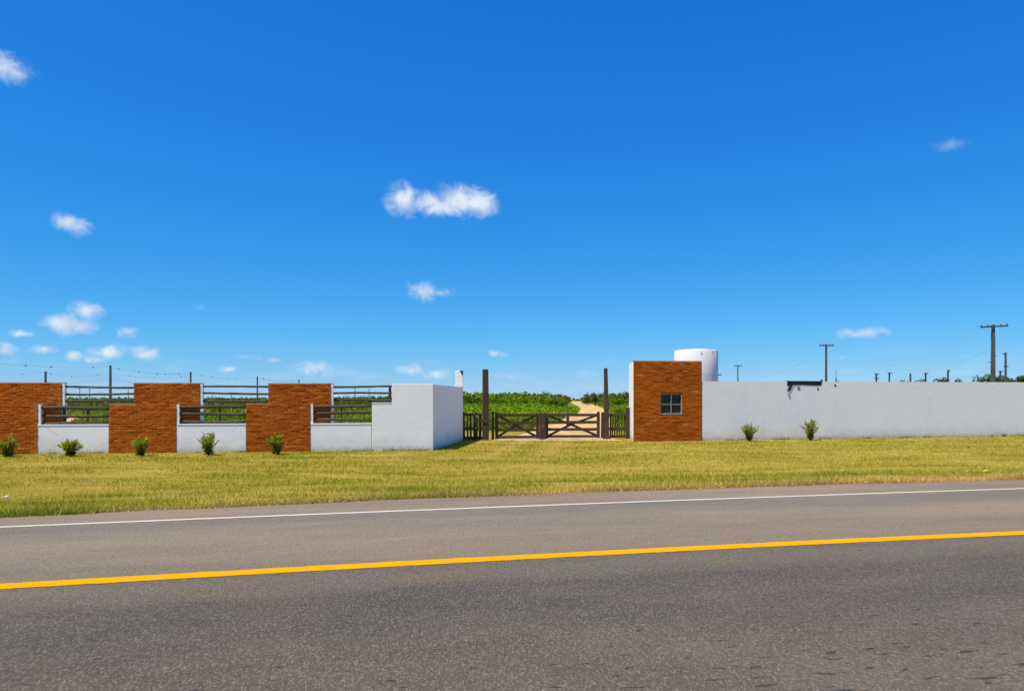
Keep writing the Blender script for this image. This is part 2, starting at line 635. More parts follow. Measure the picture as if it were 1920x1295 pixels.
def axis(parts):
    out = []
    for a, b_, s in parts:
        n = max(1, int(round((b_ - a) / s)))
        out += [a + (b_ - a) * i / n for i in range(n)]
    return np.array(out + [parts[-1][1]])


XR = axis([(-900, -100, 40), (-100, -20, 5), (-20, 30, .5), (30, 100, 5), (100, 900, 40)])


def sheet(name, X, rows, z, mat, uvname=None, vref=None, parent=None):
    """rows: list of arrays y(X); z: constant or list of arrays"""
    n, r = len(X), len(rows)
    V = np.zeros((r, n, 3))
    for i, y in enumerate(rows):
        V[i, :, 0], V[i, :, 1], V[i, :, 2] = X, y, (z[i] if isinstance(z, list) else z)
    faces = [(i * n + j, i * n + j + 1, (i + 1) * n + j + 1, (i + 1) * n + j) for i in range(r - 1) for j in range(n - 1)]
    me = bpy.data.meshes.new(name)
    me.from_pydata(V.reshape(-1, 3).tolist(), [], faces)
    if uvname:
        uv = me.uv_layers.new(name=uvname)
        li = np.zeros(len(me.loops), np.int32)
        me.loops.foreach_get('vertex_index', li)
        W = V.reshape(-1, 3)[li]
        d = np.stack([W[:, 0] / COS, (W[:, 1] - vref(W[:, 0])) * COS], 1)
        uv.data.foreach_set('uv', d.reshape(-1).astype(np.float32))
    me.polygons.foreach_set('use_smooth', [True] * len(me.polygons))
    return obj(name, me, mat, parent)


yy, ye, yw = y_yel(XR), y_edge(XR), y_whi(XR)
rows = [yy + d / COS for d in (-11, -7.4, -4.5, -3.4, -2.2, -1.2, -.5, 0)] + [yy + (ye + .35 - yy) * t for t in (.15, .35, .55, .75, .9, 1)]
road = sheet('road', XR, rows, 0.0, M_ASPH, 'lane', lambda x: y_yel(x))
road['kind'] = 'structure'


def stripe(name, yc, half, mat, z=.004, seed=0, rag=.006):
    X = axis([(-900, -60, 20), (-60, -14, 1), (-14, 22, .06), (22, 80, 1), (80, 900, 20)])
    j1 = np.array([mnoise.noise(Vector((x * 5, seed, 0))) * rag + mnoise.noise(Vector((x * 19, seed, 4))) * rag * .7 for x in X])
    j2 = np.array([mnoise.noise(Vector((x * 5, seed + 9, 0))) * rag + mnoise.noise(Vector((x * 19, seed + 9, 4))) * rag * .7 for x in X])
    y = yc(X)
    return sheet(name, X, [y - half + j1, y + half + j2], z, mat, parent=road)


stripe('centre_line', y_yel, .104, M_YELLOW, seed=1, rag=.013)
stripe('edge_line', y_whi, .048, M_LINE, seed=2, rag=.008)
stripe('edge_line', lambda x: y_yel(x) - 4.05 / COS, .055, M_LINE, seed=3, rag=.008)


def zg(x, y):
    """height of the land: verge falls gently from the road to the fence line"""
    e = np.asarray(y, float) - y_edge(x)
    t = np.clip((e - .1) / 6.0, 0, 1)
    z = -.012 + (LOW + .012) * t * t * (3 - 2 * t)
    return np.where(e < .08, -.06, z)


XG = axis([(-6000, -400, 700), (-400, -60, 40), (-60, -24, 3), (-24, 34, .5), (34, 90, 4), (90, 400, 40), (400, 6000, 700)])
offs = axis([(.10, 3, .3), (3, 24, .6), (24, 40, 4), (40, 400, 30), (400, 8000, 800)])
eg = y_edge(XG)
rows, zs = [], []
# behind the viewer and under the road
for d in (-6000, -400, -60, -14, -.3):
    rows.append(eg + d)
    zs.append(np.full(len(XG), -.06))
for d in offs:
    y = eg + d
    rows.append(y)
    z = zg(XG, y)
    if 1.0 < d < 24:
        z = z + np.array([mnoise.noise(Vector((x * .45, yv * .6, 3))) * .016 for x, yv in zip(XG, y)]) * min(1, (d - 1) / 2)
    zs.append(z)
ground = sheet('ground', XG, rows, zs, M_GROUND)
ground['kind'] = 'structure'


def track(name, left, right, z=.012):
    """earth track between two pixel outlines on the lower land"""
    L = [ground_at(*p) for p in left]
    R = [ground_at(*p) for p in right]
    V, Fc = [], []
    for i in range(len(L) - 1):
        for s in range(8):
            t = s / 8
            a, c = L[i].lerp(L[i + 1], t), R[i].lerp(R[i + 1], t)
            w = mnoise.noise(Vector((i + t * 3, 1, 5))) * .12
            a = a + Vector((w, 0, 0))
            for k in range(5):
                q = a.lerp(c, k / 4)
                q.z = LOW + z
                V.append(q)
    n = len(V) // 5
    Fc = [(i * 5 + k, i * 5 + k + 1, (i + 1) * 5 + k + 1, (i + 1) * 5 + k) for i in range(n - 1) for k in range(4)]
    me = bpy.data.meshes.new(name)
    me.from_pydata([tuple(v) for v in V], [], Fc)
    o = obj(name, me, M_DIRT)
    o['kind'] = 'structure'
    return o


track('dirt_track',
      [(905, 826.5), (945, 823), (985, 813), (1012, 797), (1058, 785), (1081, 776), (1088, 768), (1084, 761), (1070, 754.5), (1075, 752)],
      [(1170, 826.5), (1150, 823), (1147, 813), (1146, 797), (1145, 785), (1141, 776), (1136, 768), (1116, 759.5), (1092, 754), (1088, 752)])
track('dirt_path', [(40, 803), (112, 792), (131, 783), (148, 774), (158, 768.5), (172, 765)], [(130, 803), (142, 792), (150, 783), (160, 774), (167, 768.5), (186, 765)])


# ------------------------------------------------------------------ bricks
def brick_meshes(L, D, Hh, n=5):
    out = []
    for k in range(n):
        r = random.Random(k * 3 + int(L * 1000))
        bm = bmesh.new()
        bmesh.ops.create_cube(bm, size=1)
        for v in bm.verts:
            v.co = Vector((v.co.x * L + r.uniform(-.004, .004), v.co.y * D + r.uniform(-.004, .004), v.co.z * Hh + r.uniform(-.004, .004)))
        front = [e for e in bm.edges if all(v.co.y < 0 for v in e.verts)]
        bmesh.ops.bevel(bm, geom=front, offset=.005, segments=1, affect='EDGES')
        me = bpy.data.meshes.new('brick')
        bm.to_mesh(me)
        bm.free()
        me.materials.append(M_BRICK)
        out.append(me)
    return out


def lay_bricks(root, areas, course, blen, y, holes=(), limit=300, joint=.0105):
    """running bond over rectangles (x0, x1, z0, z1, y offset) in the root's own axes"""
    depth = .045
    vj = .005                                    # perpends are tight, bed joints open
    ms = brick_meshes(blen - vj, depth, course - joint)
    todo = []
    for (x0, x1, z0, z1, dy) in areas:
        nrow = max(1, round((z1 - z0) / course))
        ch = (z1 - z0) / nrow
        for r in range(nrow):
            zc = z0 + (r + .5) * ch
            sh = (blen * .5 if r % 2 else 0) + rnd.uniform(-.02, .02)
            x = x0 - sh
            while x < x1 - .02:
                a, b_ = max(x, x0), min(x + blen, x1)
                x += blen
                segs = [(a, b_)]
                for (hx0, hx1, hz0, hz1) in holes:
                    if hz0 - ch * .4 < zc < hz1 + ch * .4:
                        ns = []
                        for s0, s1 in segs:
                            if s1 <= hx0 or s0 >= hx1:
                                ns.append((s0, s1))
                            else:
                                if s0 < hx0:
                                    ns.append((s0, hx0))
                                if s1 > hx1:
                                    ns.append((hx1, s1))
                        segs = ns
                for s0, s1 in segs:
                    if s1 - s0 > .05:
                        todo.append(((s0 + s1) / 2, (s1 - s0 - vj) / (blen - vj), zc, ch / course, dy))
    order = sorted(range(len(todo)), key=lambda i: -todo[i][1])
    keep = set(order[:limit])
    extra = MB()
    for i, (xc, sc, zc, sz, dy) in enumerate(todo):
        yc = y + dy - depth / 2 + .018 + rnd.uniform(-.006, .006)
        if i in keep:
            o = bpy.data.objects.new('brick', rnd.choice(ms))
            C.objects.link(o)
            o.parent = root
            o.location = (xc, yc, zc + rnd.uniform(-.002, .002))
            o.scale = (sc, 1, sz)
            o.rotation_euler = (rnd.uniform(-.02, .02), rnd.uniform(-.008, .008), rnd.uniform(-.012, .012))
        else:
            w, h = sc * (blen - vj) / 2, (course - joint) / 2
            extra.box(xc - w, xc + w, yc - depth / 2, yc + depth / 2, zc - h, zc + h)
    if extra.v:
        extra.build('brick_pieces', M_BRICK, root, kind='stuff')
    return len(todo)


# ------------------------------------------------------------------ left fence line
FA = ground_at(0, 851.5)
FB = ground_at(812, 844.3)
FT = (FB - FA).normalized()
FANG = math.atan2(FT.y, FT.x)
FN = Vector((-FT.y, FT.x, 0))                    # into the property


def fs(px, off=0.0):
    k = (px - CX) / F
    o = FA + FN * off
    return (k * o.y - o.x) / (FT.x - k * FT.y)


def fpos(s, off=0.0, z=LOW):
    p = FA + FT * s + FN * off
    return Vector((p.x, p.y, z))


T = .17                    # thickness of the front leaf and of the rear leaf
HB, HM, HL = 2.33, 1.63, .965     # tall leaf, front brick leaf, low white wall
BASE = -.08


def stepped_brick(fl, fr, bl, br, label):
    """front brick leaf fl..fr, taller rear brick leaf bl..br, white rendered ends"""
    s0, s1 = fs(fl), fs(fr)
    b0, b1 = fs(bl, T), fs(br, T)
    E = .085                                    # rendered white end strip beside the bricks
    root = thing('stepped_brick_wall', label, 'wall', fpos(s0), FANG, 'stepped brick walls along the verge')
    f1, r0, r1 = s1 - s0, b0 - s0, b1 - s0
    MB().box(.012, f1 + .002, .02, T - .003, BASE, HM - .04).build('front_leaf', M_WHITE, root)
    MB().box(.012, f1 + .002, .02, T - .003, HM - .039, HM - .006).build('cap_course', M_MORTAR, root)
    MB().box(f1 + .004, f1 + E, -.008, T - .006, BASE, HM - .004).build('end_strip', M_WHITE, root)
    MB().box(r0 + .012, r1 + .03, T + .02, 2 * T, BASE, HB).build('rear_leaf', M_WHITE, root)
    MB().box(r1 + .004, r1 + E, T - .002, 2 * T - .004, BASE, HB - .004).build('end_strip', M_WHITE, root)
    MB().box(.005, f1 - .006, .008, .0195, BASE + .01, HM - .006).build('mortar_bed', M_MORTAR, root)
    MB().box(r0 + .005, r1 - .006, T + .008, T + .0195, BASE + .01, HB - .006).build('mortar_bed', M_MORTAR, root)
    MB().box(r0 - .005, r1 + E + .008, T - .006, 2 * T + .01, HB + .002, HB + .022).build('coping', M_STONE, root)
    MB().box(-.004, r0 + .1, -.012, T - .004, HM + .002, HM + .012).build('coping', M_STONE, root)
    lay_bricks(root, [(0, f1, -.03, HM, 0), (r0, r1, HM - .002, HB, T), (f1 + .02, r1, HL - .05, HM - .0, T)], .082, .25, 0)
    return root


stepped_brick(-92, 71, -46, 116, 'leftmost stepped orange brick wall, cut off by the left picture edge')
stepped_brick(205, 331, 251, 375, 'stepped orange brick wall between the two leftmost low white walls')
stepped_brick(462, 582, 503, 620, 'stepped orange brick wall nearest to the white stepped corner wall')


def low_wall(p0, p1, label, crack=None):
    s0, s1 = fs(p0) + .008, fs(p1) - .012
    root = thing('low_white_wall', label, 'wall', fpos(s0), FANG, 'low white walls under the rails')
    w = s1 - s0
    MB().box(0, w, -.012, T - .01, BASE, HL - .035).build('rendered_panel', M_WHITE, root, bevel=.008)
    MB().box(-.004, w + .004, -.026, T, HL - .034, HL).build('coping', M_WHITE, root, bevel=.008)
    if crack:
        mb = MB()
        pts = [(w * a, HL * b_) for a, b_ in crack]
        for (a, b_), (c, d) in zip(pts, pts[1:]):
            nx, nz_ = -(d - b_), (c - a)
            l = math.hypot(nx, nz_)
            nx, nz_ = nx / l * .0045, nz_ / l * .0045
            mb.slab([(a - nx, b_ - nz_), (c - nx, d - nz_), (c + nx, d + nz_), (a + nx, b_ + nz_)], -.0145, -.0118)
        mb.build('crack', M_STONE, root)
    return root


low_wall(70, 205, 'low white rendered wall with a slanting crack, farthest left', [(.10, .93), (.16, .85), (.21, .74), (.27, .66), (.30, .65)])
low_wall(332, 462, 'low white rendered wall between the middle and right brick walls')
low_wall(583, 697, 'low white wall with grey damp patches joining the white corner wall')


def pole_rail(root, name, x0, x1, y, z, r, seed):
    rr = random.Random(seed)
    n = 9
    pts = []
    for i in range(n):
        t = i / (n - 1)
        pts.append((x0 + (x1 - x0) * t, y + math.sin(t * 5 + seed) * .012, z + math.sin(t * 3.1 + seed * 1.7) * .016 + rr.uniform(-.006, .006)))
    return MB().tube(pts, [r * rr.uniform(.9, 1.08) for _ in range(n)], 9).build(name, M_RAIL, root, smooth=True)


def rails(p0, p1, off, zs_, r, label, posts=()):
    s0, s1 = fs(p0, off), fs(p1, off)
    root = thing('rail_fence', label, 'fence', fpos(s0, off), FANG, 'pole rails in the gaps of the wall')
    w = s1 - s0
    for i, z in enumerate(zs_):
        pole_rail(root, 'rail', -.012, w + .012, 0, z, r, i + p0 * .01)
    for (pp, wd, z0, z1) in posts:
        x = fs(pp, off) - s0
        MB().box(x - wd / 2, x + wd / 2, r + .004, r + .004 + wd, z0, z1).build('post', M_RAIL, root, bevel=.006)
    return root


OU, OL = T * 1.5, T * .55


def hz(py, px, off):
    p = FA + FT * fs(px, off) + FN * off
    return CAMZ - LOW + (HY - py) / F * p.y


for (p0, p1, ys, lab) in ((119, 251, (725.5, 738.5, 751.5), 'three upper dark pole rails between left and middle brick walls, against the sky'),
                          (376, 503, (724.8, 737.5, 751.5), 'three upper dark pole rails between middle and right brick walls, against the sky'),
                          (622, 735, (724.5, 737.0, 749.5), 'three upper dark pole rails joining the white corner wall')):
    rails(p0, p1, OU, [hz(y, (p0 + p1) / 2, OU) for y in ys], .036, lab,
          posts=[(731, .09, 1.64, 2.27)] if p0 == 622 else [])
for (p0, p1, ys, posts, lab) in (
        (72, 205, (765, 779.5, 792.5), (118, 163), 'three lower pole rails on the cracked low white wall'),
        (333, 462, (763, 776.5, 790), (355, 411), 'three lower pole rails on the low white wall between middle and right brick'),
        (584, 697, (761.2, 774, 787), (603, 640), 'three lower pole rails on the low white wall beside the white corner wall')):
    rails(p0, p1, OL, [hz(y, (p0 + p1) / 2, OL) for y in ys], .052, lab, posts=[(posts[0], .085, HL + .0, 1.58), (posts[1], .05, HL, 1.56)])

# ------------------------------------------------------------------ white corner wall
s0, s1, sm = fs(697) + .01, fs(812), fs(735)
root = thing('stepped_white_wall', 'tall white stepped corner wall turning back to the left of the gate', 'wall', fpos(s0), FANG)
w, st = s1 - s0, sm - s0
MB().slab([(0, BASE), (w, BASE), (w, HB), (st, HB), (st, HM + .02), (0, HM + .02)], -.03, T + .03).build('front_panel', M_WHITE, root, bevel=.01)
MB().slab([(-.01, HM + .022), (st - .004, HM + .022), (st - .004, HM + .05), (-.01, HM + .05)], -.04, T + .035).build('step_coping', M_WHITE, root)
SB = ground_at(868, 825.3)                       # rear end of the wing wall
inv = Matrix.Rotation(-FANG, 4, 'Z') @ Matrix.Translation(-fpos(s0))
a = inv @ fpos(s1, T + .03, LOW)
c = inv @ SB
d = (c - a).normalized()
nn_ = Vector((-d.y, d.x, 0)) * .18
MB().prism([(a.x - .0, a.y + .002), (c.x, c.y), (c.x + nn_.x, c.y + nn_.y), (a.x + nn_.x, a.y + .002)], BASE, HB - .004).build('wing_wall', M_WHITE, root, bevel=.012)
p = at(861, 32.6)
root = thing('white_post', 'white square post with a dark chipped top above the corner wall', 'post', p, .05)
MB().box(-.165, .165, -.14, .14, -.1, 3.04).build('shaft', M_WHITE, root, bevel=.02)
MB().slab([(.02, 3.05), (.168, 2.78), (.168, 3.05)], -.143, .143).build('chipped_corner', M_DARK, root)

# ------------------------------------------------------------------ gate line
GA, GB = at(868, 32.45), at(1180, 33.6)
GT = (GB - GA).normalized()
GANG = math.atan2(GT.y, GT.x)


def gs(px):
    k = (px - CX) / F
    return (k * GA.y - GA.x) / (GT.x - k * GT.y)


def gp(s, z=LOW):
    p = GA + GT * s
    return Vector((p.x, p.y, z))


def gh(py, px):
    return CAMZ - LOW + (HY - py) / F * (GA + GT * gs(px)).y


def plank(root, name, p, q, wd, th, y, mat=None):
    """flat board between two xz points"""
    (x0, z0), (x1, z1) = p, q
    l = math.hypot(x1 - x0, z1 - z0)
    nx, nz_ = -(z1 - z0) / l * wd / 2, (x1 - x0) / l * wd / 2
    j = lambda: rnd.uniform(-.006, .006)
    return MB().slab([(x0 - nx + j(), z0 - nz_ + j()), (x1 - nx + j(), z1 - nz_ + j()), (x1 + nx + j(), z1 + nz_ + j()), (x0 + nx + j(), z0 + nz_ + j())],
                     y, y + th).build(name, mat or M_GATE, root, bevel=.006)


def gate_leaf(p0, p1, label, ys, tall):
    s0, s1 = gs(p0), gs(p1)
    root = thing('gate_leaf', label, 'gate', gp(s0), GANG, 'two leaves of the farm gate')
    w = s1 - s0
    hs = [gh(y, (p0 + p1) / 2) for y in ys]
    top = hs[0] + .07
    plank(root, 'stile', (.07, .03), (.07, top + (tall if p0 < 960 else 0)), .13, .07, -.01)
    plank(root, 'stile', (w - .07, .03), (w - .07, top + (tall if p0 > 960 else 0)), .13, .07, -.01)
    for h in hs:
        plank(root, 'rail', (.12, h), (w - .12, h + rnd.uniform(-.012, .012)), .125, .04, .004)
    zt, zb, zm = hs[0] - .03, hs[3] + .03, (hs[1] + hs[2]) / 2 + .06
    xm = w * .47
    for (q0, q1) in (((.14, zt), (xm, zm)), ((w - .14, zt), (xm, zm)), ((.14, zb), (xm, zm)), ((w - .14, zb), (xm, zm))):
        plank(root, 'brace', q0, q1, .105, .035, .046)
    return root


gate_leaf(928.5, 1011, 'left leaf of the dark wooden farm gate with crossed braces', (778, 792.8, 806, 819), .03)
gate_leaf(1022.5, 1125, 'right leaf of the dark wooden farm gate with crossed braces', (777.5, 791.5, 804.5, 817.5), .07)


def wood_post(name, px, wd, top_px, label, y=0.0, lean=0.0, taper=.85, foot=826, cat='post', group=None):
    s = gs(px)
    root = thing(name, label, cat, gp(s) + Vector((0, y, 0)), GANG, group)
    h = gh(top_px, px)
    v = wd / 2
    mb = MB()
    rings = [(-.1, v * 1.05), (h * .3, v), (h * .65, v * (1 + taper) / 2), (h, v * taper)]
    for z, r in rings:
        o_ = lean * max(z, 0) / h + math.sin(z * 1.3) * .008
        mb.v += [(o_ - r, -r, z), (o_ + r, -r, z), (o_ + r, r, z), (o_ - r, r, z)]
    for i in range(3):
        for k in range(4):
            mb.f.append((i * 4 + k, i * 4 + (k + 1) % 4, i * 4 + 4 + (k + 1) % 4, i * 4 + 4 + k))
    mb.f += [(3, 2, 1, 0), (12, 13, 14, 15)]
    mb.build('shaft', M_GATE, root, bevel=.012)
    return root


r_ = wood_post('tall_gate_post', 910.5, .26, 692.5, 'tall dark timber post left of the gate, beside the short picket fence', -.12, .0, .92, group='tall timber posts flanking the gate')
MB().box(-.24, .20, -.16, -.125, gh(791, 910), gh(785, 910)).build('bracket', M_GATE, r_)
r_ = wood_post('tall_gate_post', 1136.5, .20, 690, 'tall dark timber post right of the gate, before the brick gatehouse', -.1, -.03, .70, group='tall timber posts flanking the gate')
MB().box(-.15, .17, -.14, .16, -.1, .13).build('footing', M_GATE, r_, bevel=.02)
wood_post('gate_post', 924, .11, 771.5, 'short slim hinge post at the left end of the gate', -.02, group='short gate posts')
wood_post('gate_post', 1013.8, .135, 773, 'left one of the paired posts in the middle of the gate', -.1, group='short gate posts')
wood_post('gate_post', 1020.0, .125, 773.5, 'right one of the paired posts in the middle of the gate', -.1, group='short gate posts')
wood_post('gate_post', 1129.5, .12, 772.5, 'short post between right gate leaf and right tall post', .02, group='short gate posts')


def picket(p0, p1, n, label, top_y, bot_y, ends):
    s0, s1 = gs(p0), gs(p1)
    root = thing('picket_fence', label, 'fence', gp(s0), GANG, 'short picket fences flanking the gate')
    w = s1 - s0
    pm = (p0 + p1) / 2
    ht, hm, hb = gh(top_y, pm), gh(803.5, pm), gh(bot_y, pm)
    for h, wd in ((ht, .10), (hm, .11), (hb, .13)):
        plank(root, 'rail', (0, h + rnd.uniform(-.015, .015)), (w, h + rnd.uniform(-.015, .015)), wd, .05, -.03)
    for i in range(n):
        x = w * (i + .7) / (n + .4)
        plank(root, 'picket', (x + rnd.uniform(-.02, .02), hb - .06), (x + rnd.uniform(-.04, .04), ht + rnd.uniform(-.05, .035)), rnd.uniform(.05, .085), .028, .022)
    for (pp, top, wd) in ends:
        x = gs(pp) - s0
        plank(root, 'post', (x, -.08), (x, gh(top, pp)), wd, wd, -.05)
    return root


r_ = picket(867, 905, 6, 'short dark picket fence against the white corner wall', 777, 820.5, ((868.5, 771.5, .12), (893, 772.5, .12), (899, 774, .07)))
MB().box(.56, .64, -.060, -.052, gh(803, 893), gh(800.5, 893)).build('latch', M_METAL, r_)
MB().box(.60, .65, -.060, -.052, gh(782, 893), gh(778, 893)).build('latch', M_METAL, r_)
picket(1141.5, 1178, 8, 'short dark picket fence between right tall post and brick gatehouse', 777.5, 817.5, ((1175.5, 763.5, .11), (1179, 764, .07)))
# sill of the gateway
s0, s1 = gs(925), gs(1128)
root = thing('gate_sill', 'pale concrete sill on the ground under the wooden gate', 'sill', gp(s0), GANG)
MB().box(0, (s1 - s0) * .42, -.14, .10, -.06, .045).build('slab', M_STONE, root, bevel=.01)
MB().box((s1 - s0) * .425, s1 - s0, -.16, .10, -.06, .05).build('slab', M_STONE, root, bevel=.01)
# post standing on the track behind the gate
p = ground_at(1064, 800)
root = thing('marker_post', 'dark post with a white strip on the track behind the gate', 'post', p)
MB().box(-.07, .11, -.06, .06, -.1, .92).build('shaft', M_GATE, root, bevel=.01)
MB().box(-.16, -.074, -.05, .05, .62, .92).build('strip', M_STONE, root)

# ------------------------------------------------------------------ gatehouse, tank, right wall
HA, HBp = ground_at(1187.6, 827.6), ground_at(1316, 826.4)
HT = (HBp - HA).normalized()
HANG = math.atan2(HT.y, HT.x)
hl = (HBp - HA).length
root = thing('brick_gatehouse', 'small orange brick gatehouse with a barred window right of the gate', 'gatehouse', HA, HANG)
inv = Matrix.Rotation(-HANG, 4, 'Z') @ Matrix.Translation(-HA)
back = inv @ Vector(((1179.5 - CX) / F * 34.6, 34.6, LOW))
HH = 3.41


def hx(px):
    k = (px - CX) / F
    return (k * HA.y - HA.x) / (HT.x - k * HT.y)


def hzz(py, px):
    return CAMZ - LOW + (HY - py) / F * (HA + HT * hx(px)).y


wx0, wx1, wz0, wz1 = hx(1238.5), hx(1278.5), hzz(774.5, 1258), hzz(738, 1258)
mb = MB()
mb.slab([(.012, BASE), (wx0, BASE), (wx0, HH), (.012, HH)], .02, .14)
mb.slab([(wx1, BASE), (hl - .012, BASE), (hl - .012, HH), (wx1, HH)], .02, .14)
mb.slab([(wx0, BASE), (wx1, BASE), (wx1, wz0), (wx0, wz0)], .02, .14)
mb.slab([(wx0, wz1), (wx1, wz1), (wx1, HH), (wx0, HH)], .02, .14)
mb.build('front_wall', M_WHITE, root)
mb = MB()
mb.box(.004, wx0, .008, .0195, BASE, HH - .006).box(wx1, hl - .004, .008, .0195, BASE, HH - .006)
mb.box(wx0, wx1, .008, .0195, BASE, wz0).box(wx0, wx1, .008, .0195, wz1, HH - .006)
mb.build('mortar_bed', M_MORTAR, root)
MB().prism([(-.004, -.02), (.10, .142), (back.x + .14, back.y), (back.x, back.y)], BASE, HH + .01).build('side_wall', M_WHITE, root)
MB().prism([(hl - .14, .142), (hl - .004, .142), (hl + .2, back.y), (hl + .06, back.y)], BASE, HH - .002).build('side_wall', M_WHITE, root)
MB().prism([(back.x + .15, back.y - .14), (hl + .05, back.y - .14), (hl + .05, back.y - .002), (back.x + .15, back.y - .002)], BASE, HH - .004).build('rear_wall', M_WHITE, root)
MB().prism([(.16, .145), (hl - .15, .145), (hl + .04, back.y - .145), (back.x + .16, back.y - .145)], HH - .16, HH - .05).build('roof', M_STONE, root)
MB().box(-.006, hl + .004, -.022, .145, HH + .002, HH + .03).build('coping', M_STONE, root)
lay_bricks(root, [(0, hl, -.03, HH, 0)], .095, .29, 0, holes=[(wx0, wx1, wz0, wz1)])
win = obj('window', MB().box(wx0 + .01, wx1 - .01, .13, .145, wz0 + .01, wz1 - .01).mesh('window'), M_GLASS, root)
wm, zm_ = (wx0 + wx1) / 2, wz0 + (wz1 - wz0) * .46
fr = MB()
fr.box(wx0, wx0 + .025, .0, .05, wz0, wz1).box(wx1 - .03, wx1, .0, .05, wz0, wz1)
fr.box(wx0 + .025, wx1 - .03, .002, .05, wz1 - .03, wz1).box(wx0 - .02, wx1 + .02, -.03, .05, wz0 - .045, wz0 - .002)
fr.build('frame', M_METAL, win)
MB().box(wm - .014, wm + .014, .004, .03, wz0, wz1 - .03).build('mullion', M_METAL, win)
MB().box(wx0 + .025, wx1 - .03, .031, .045, zm_ - .016, zm_ + .016).build('transom', M_METAL, win)
M_BAR = mat_plain('dark_steel_bar', (.05, .05, .055), .5, .4)
for i in range(1, 11):
    x = wx0 + (wx1 - wx0) * i / 11
    if abs(x - wm) > .03:
        MB().tube([(x, .075, wz0), (x, .075, wz1)], .010, 6).build('bar', M_BAR, win)
xv, zv = hx(1249), hzz(709, 1249)
MB().box(xv - .035, xv + .035, -.05, -.0, zv - .06, zv + .05).build('wall_lamp', M_RUST, root, bevel=.01)

# water tank tower
TD = 37.0
R = 40 / F * TD
tp = at(1305, TD)
root = thing('water_tank', 'tall white cylindrical water tank rising behind the brick gatehouse', 'tank', tp)
top = CAMZ - LOW + (HY - 654.5) / F * (TD - R)
n = 48
mb = MB()
prof = [(R, -.1), (R, 1.6), (R + .004, 2.9), (R, top - .03), (R - .02, top), (R * .5, top + .05), (.01, top + .07)]
for (r, z) in prof:
    mb.v += [(r * math.cos(2 * math.pi * k / n), r * math.sin(2 * math.pi * k / n), z) for k in range(n)]
for i in range(len(prof) - 1):
    mb.f += [(i * n + k, i * n + (k + 1) % n, (i + 1) * n + (k + 1) % n, (i + 1) * n + k) for k in range(n)]
o = mb.build('tank_body', M_TANK, root, smooth=True)
for (px, py) in ((1305, 661), (1327, 660)):
    xx = (px - 1305) / F * TD
    yy_ = -math.sqrt(R * R - xx * xx)
    zz = CAMZ - LOW + (HY - py) / F * (TD + yy_)
    MB().box(xx - .02, xx + .02, yy_ - .02, yy_ + .03, zz - .035, zz + .035).build('anchor', M_METAL, root)
MB().tube([(R - .03, -.1, CAMZ - LOW + (HY - 702.5) / F * TD), (R + .16, -.1, CAMZ - LOW + (HY - 702.5) / F * TD)], .03, 8).build('outlet_pipe', M_METAL, root)

# long white wall
WA, WB = ground_at(1317.2, 826.45), ground_at(1922, 817.0)
WT = (WB - WA).normalized()
WANG = math.atan2(WT.y, WT.x)
WN = Vector((-WT.y, WT.x, 0))


def ws(px):
    k = (px - CX) / F
    return (k * WA.y - WA.x) / (WT.x - k * WT.y)


def wz(py, px):
    return CAMZ - LOW + (HY - py) / F * (WA + WT * ws(px)).y


LEN = ws(1922) + 12
WH0, WH1 = wz(714.6, 1330), wz(716.3, 1910)
WHs = lambda s: WH0 + (WH1 - WH0) * s / ws(1922)
root = thing('long_white_wall', 'long plain white boundary wall running right from the brick gatehouse', 'wall', WA + WN * .0, WANG)
b0, b1 = ws(1476), ws(1541)
zb = wz(722.6, 1508)
outline = [(.004, BASE)]
ns = 60
outline += [(LEN, BASE)]
for i in range(ns, -1, -1):
    s = max(.004, LEN * i / ns)
    z = WHs(s) + mnoise.noise(Vector((s * 1.7, 2, 2))) * .012
    if b0 < s < b1:
        continue
    if outline and outline[-1][0] > b1 and s < b0:
        outline += [(b1, WHs(b1)), (b1 - .05, zb + .02), ((b0 + b1) / 2, zb - .015), (b0 + .25, zb + .02), (b0 + .04, wz(731, 1480)), (b0, WHs(b0))]
    outline.append((s, z))
MB().slab(outline, 0, .16).build('rendered_panel', M_WHITE, root)
for i in range(9):
    s = rnd.uniform(1, ws(1900))
    if b0 - .3 < s < b1 + .3:
        continue
    MB().box(s, s + rnd.uniform(.03, .08), .03, .09, WHs(s) - .03, WHs(s) + rnd.uniform(.01, .03)).build('mortar_lump', M_STONE, root)
for (px, py, r) in ((1497.7, 727.6, .075), (1533.5, 729.3, .05), (1566, 722.3, .055)):
    s, z = ws(px), wz(py, px)
    ring = MB()
    pts = [(s + r * 1.0 * math.cos(t), z + r * math.sin(t)) for t in np.linspace(0, 2 * math.pi, 14, endpoint=False)]
    ring.slab(pts, -.010, .004).build('bolt_hole', M_RUST, root)
    pts = [(s - .006 + r * .42 * math.cos(t), z + r * .42 * math.sin(t)) for t in np.linspace(0, 2 * math.pi, 10, endpoint=False)]
    ring = MB().slab(pts, -.0125, -.0102).build('bolt_hole_core', M_STONE if r > .07 else M_DARK, root)
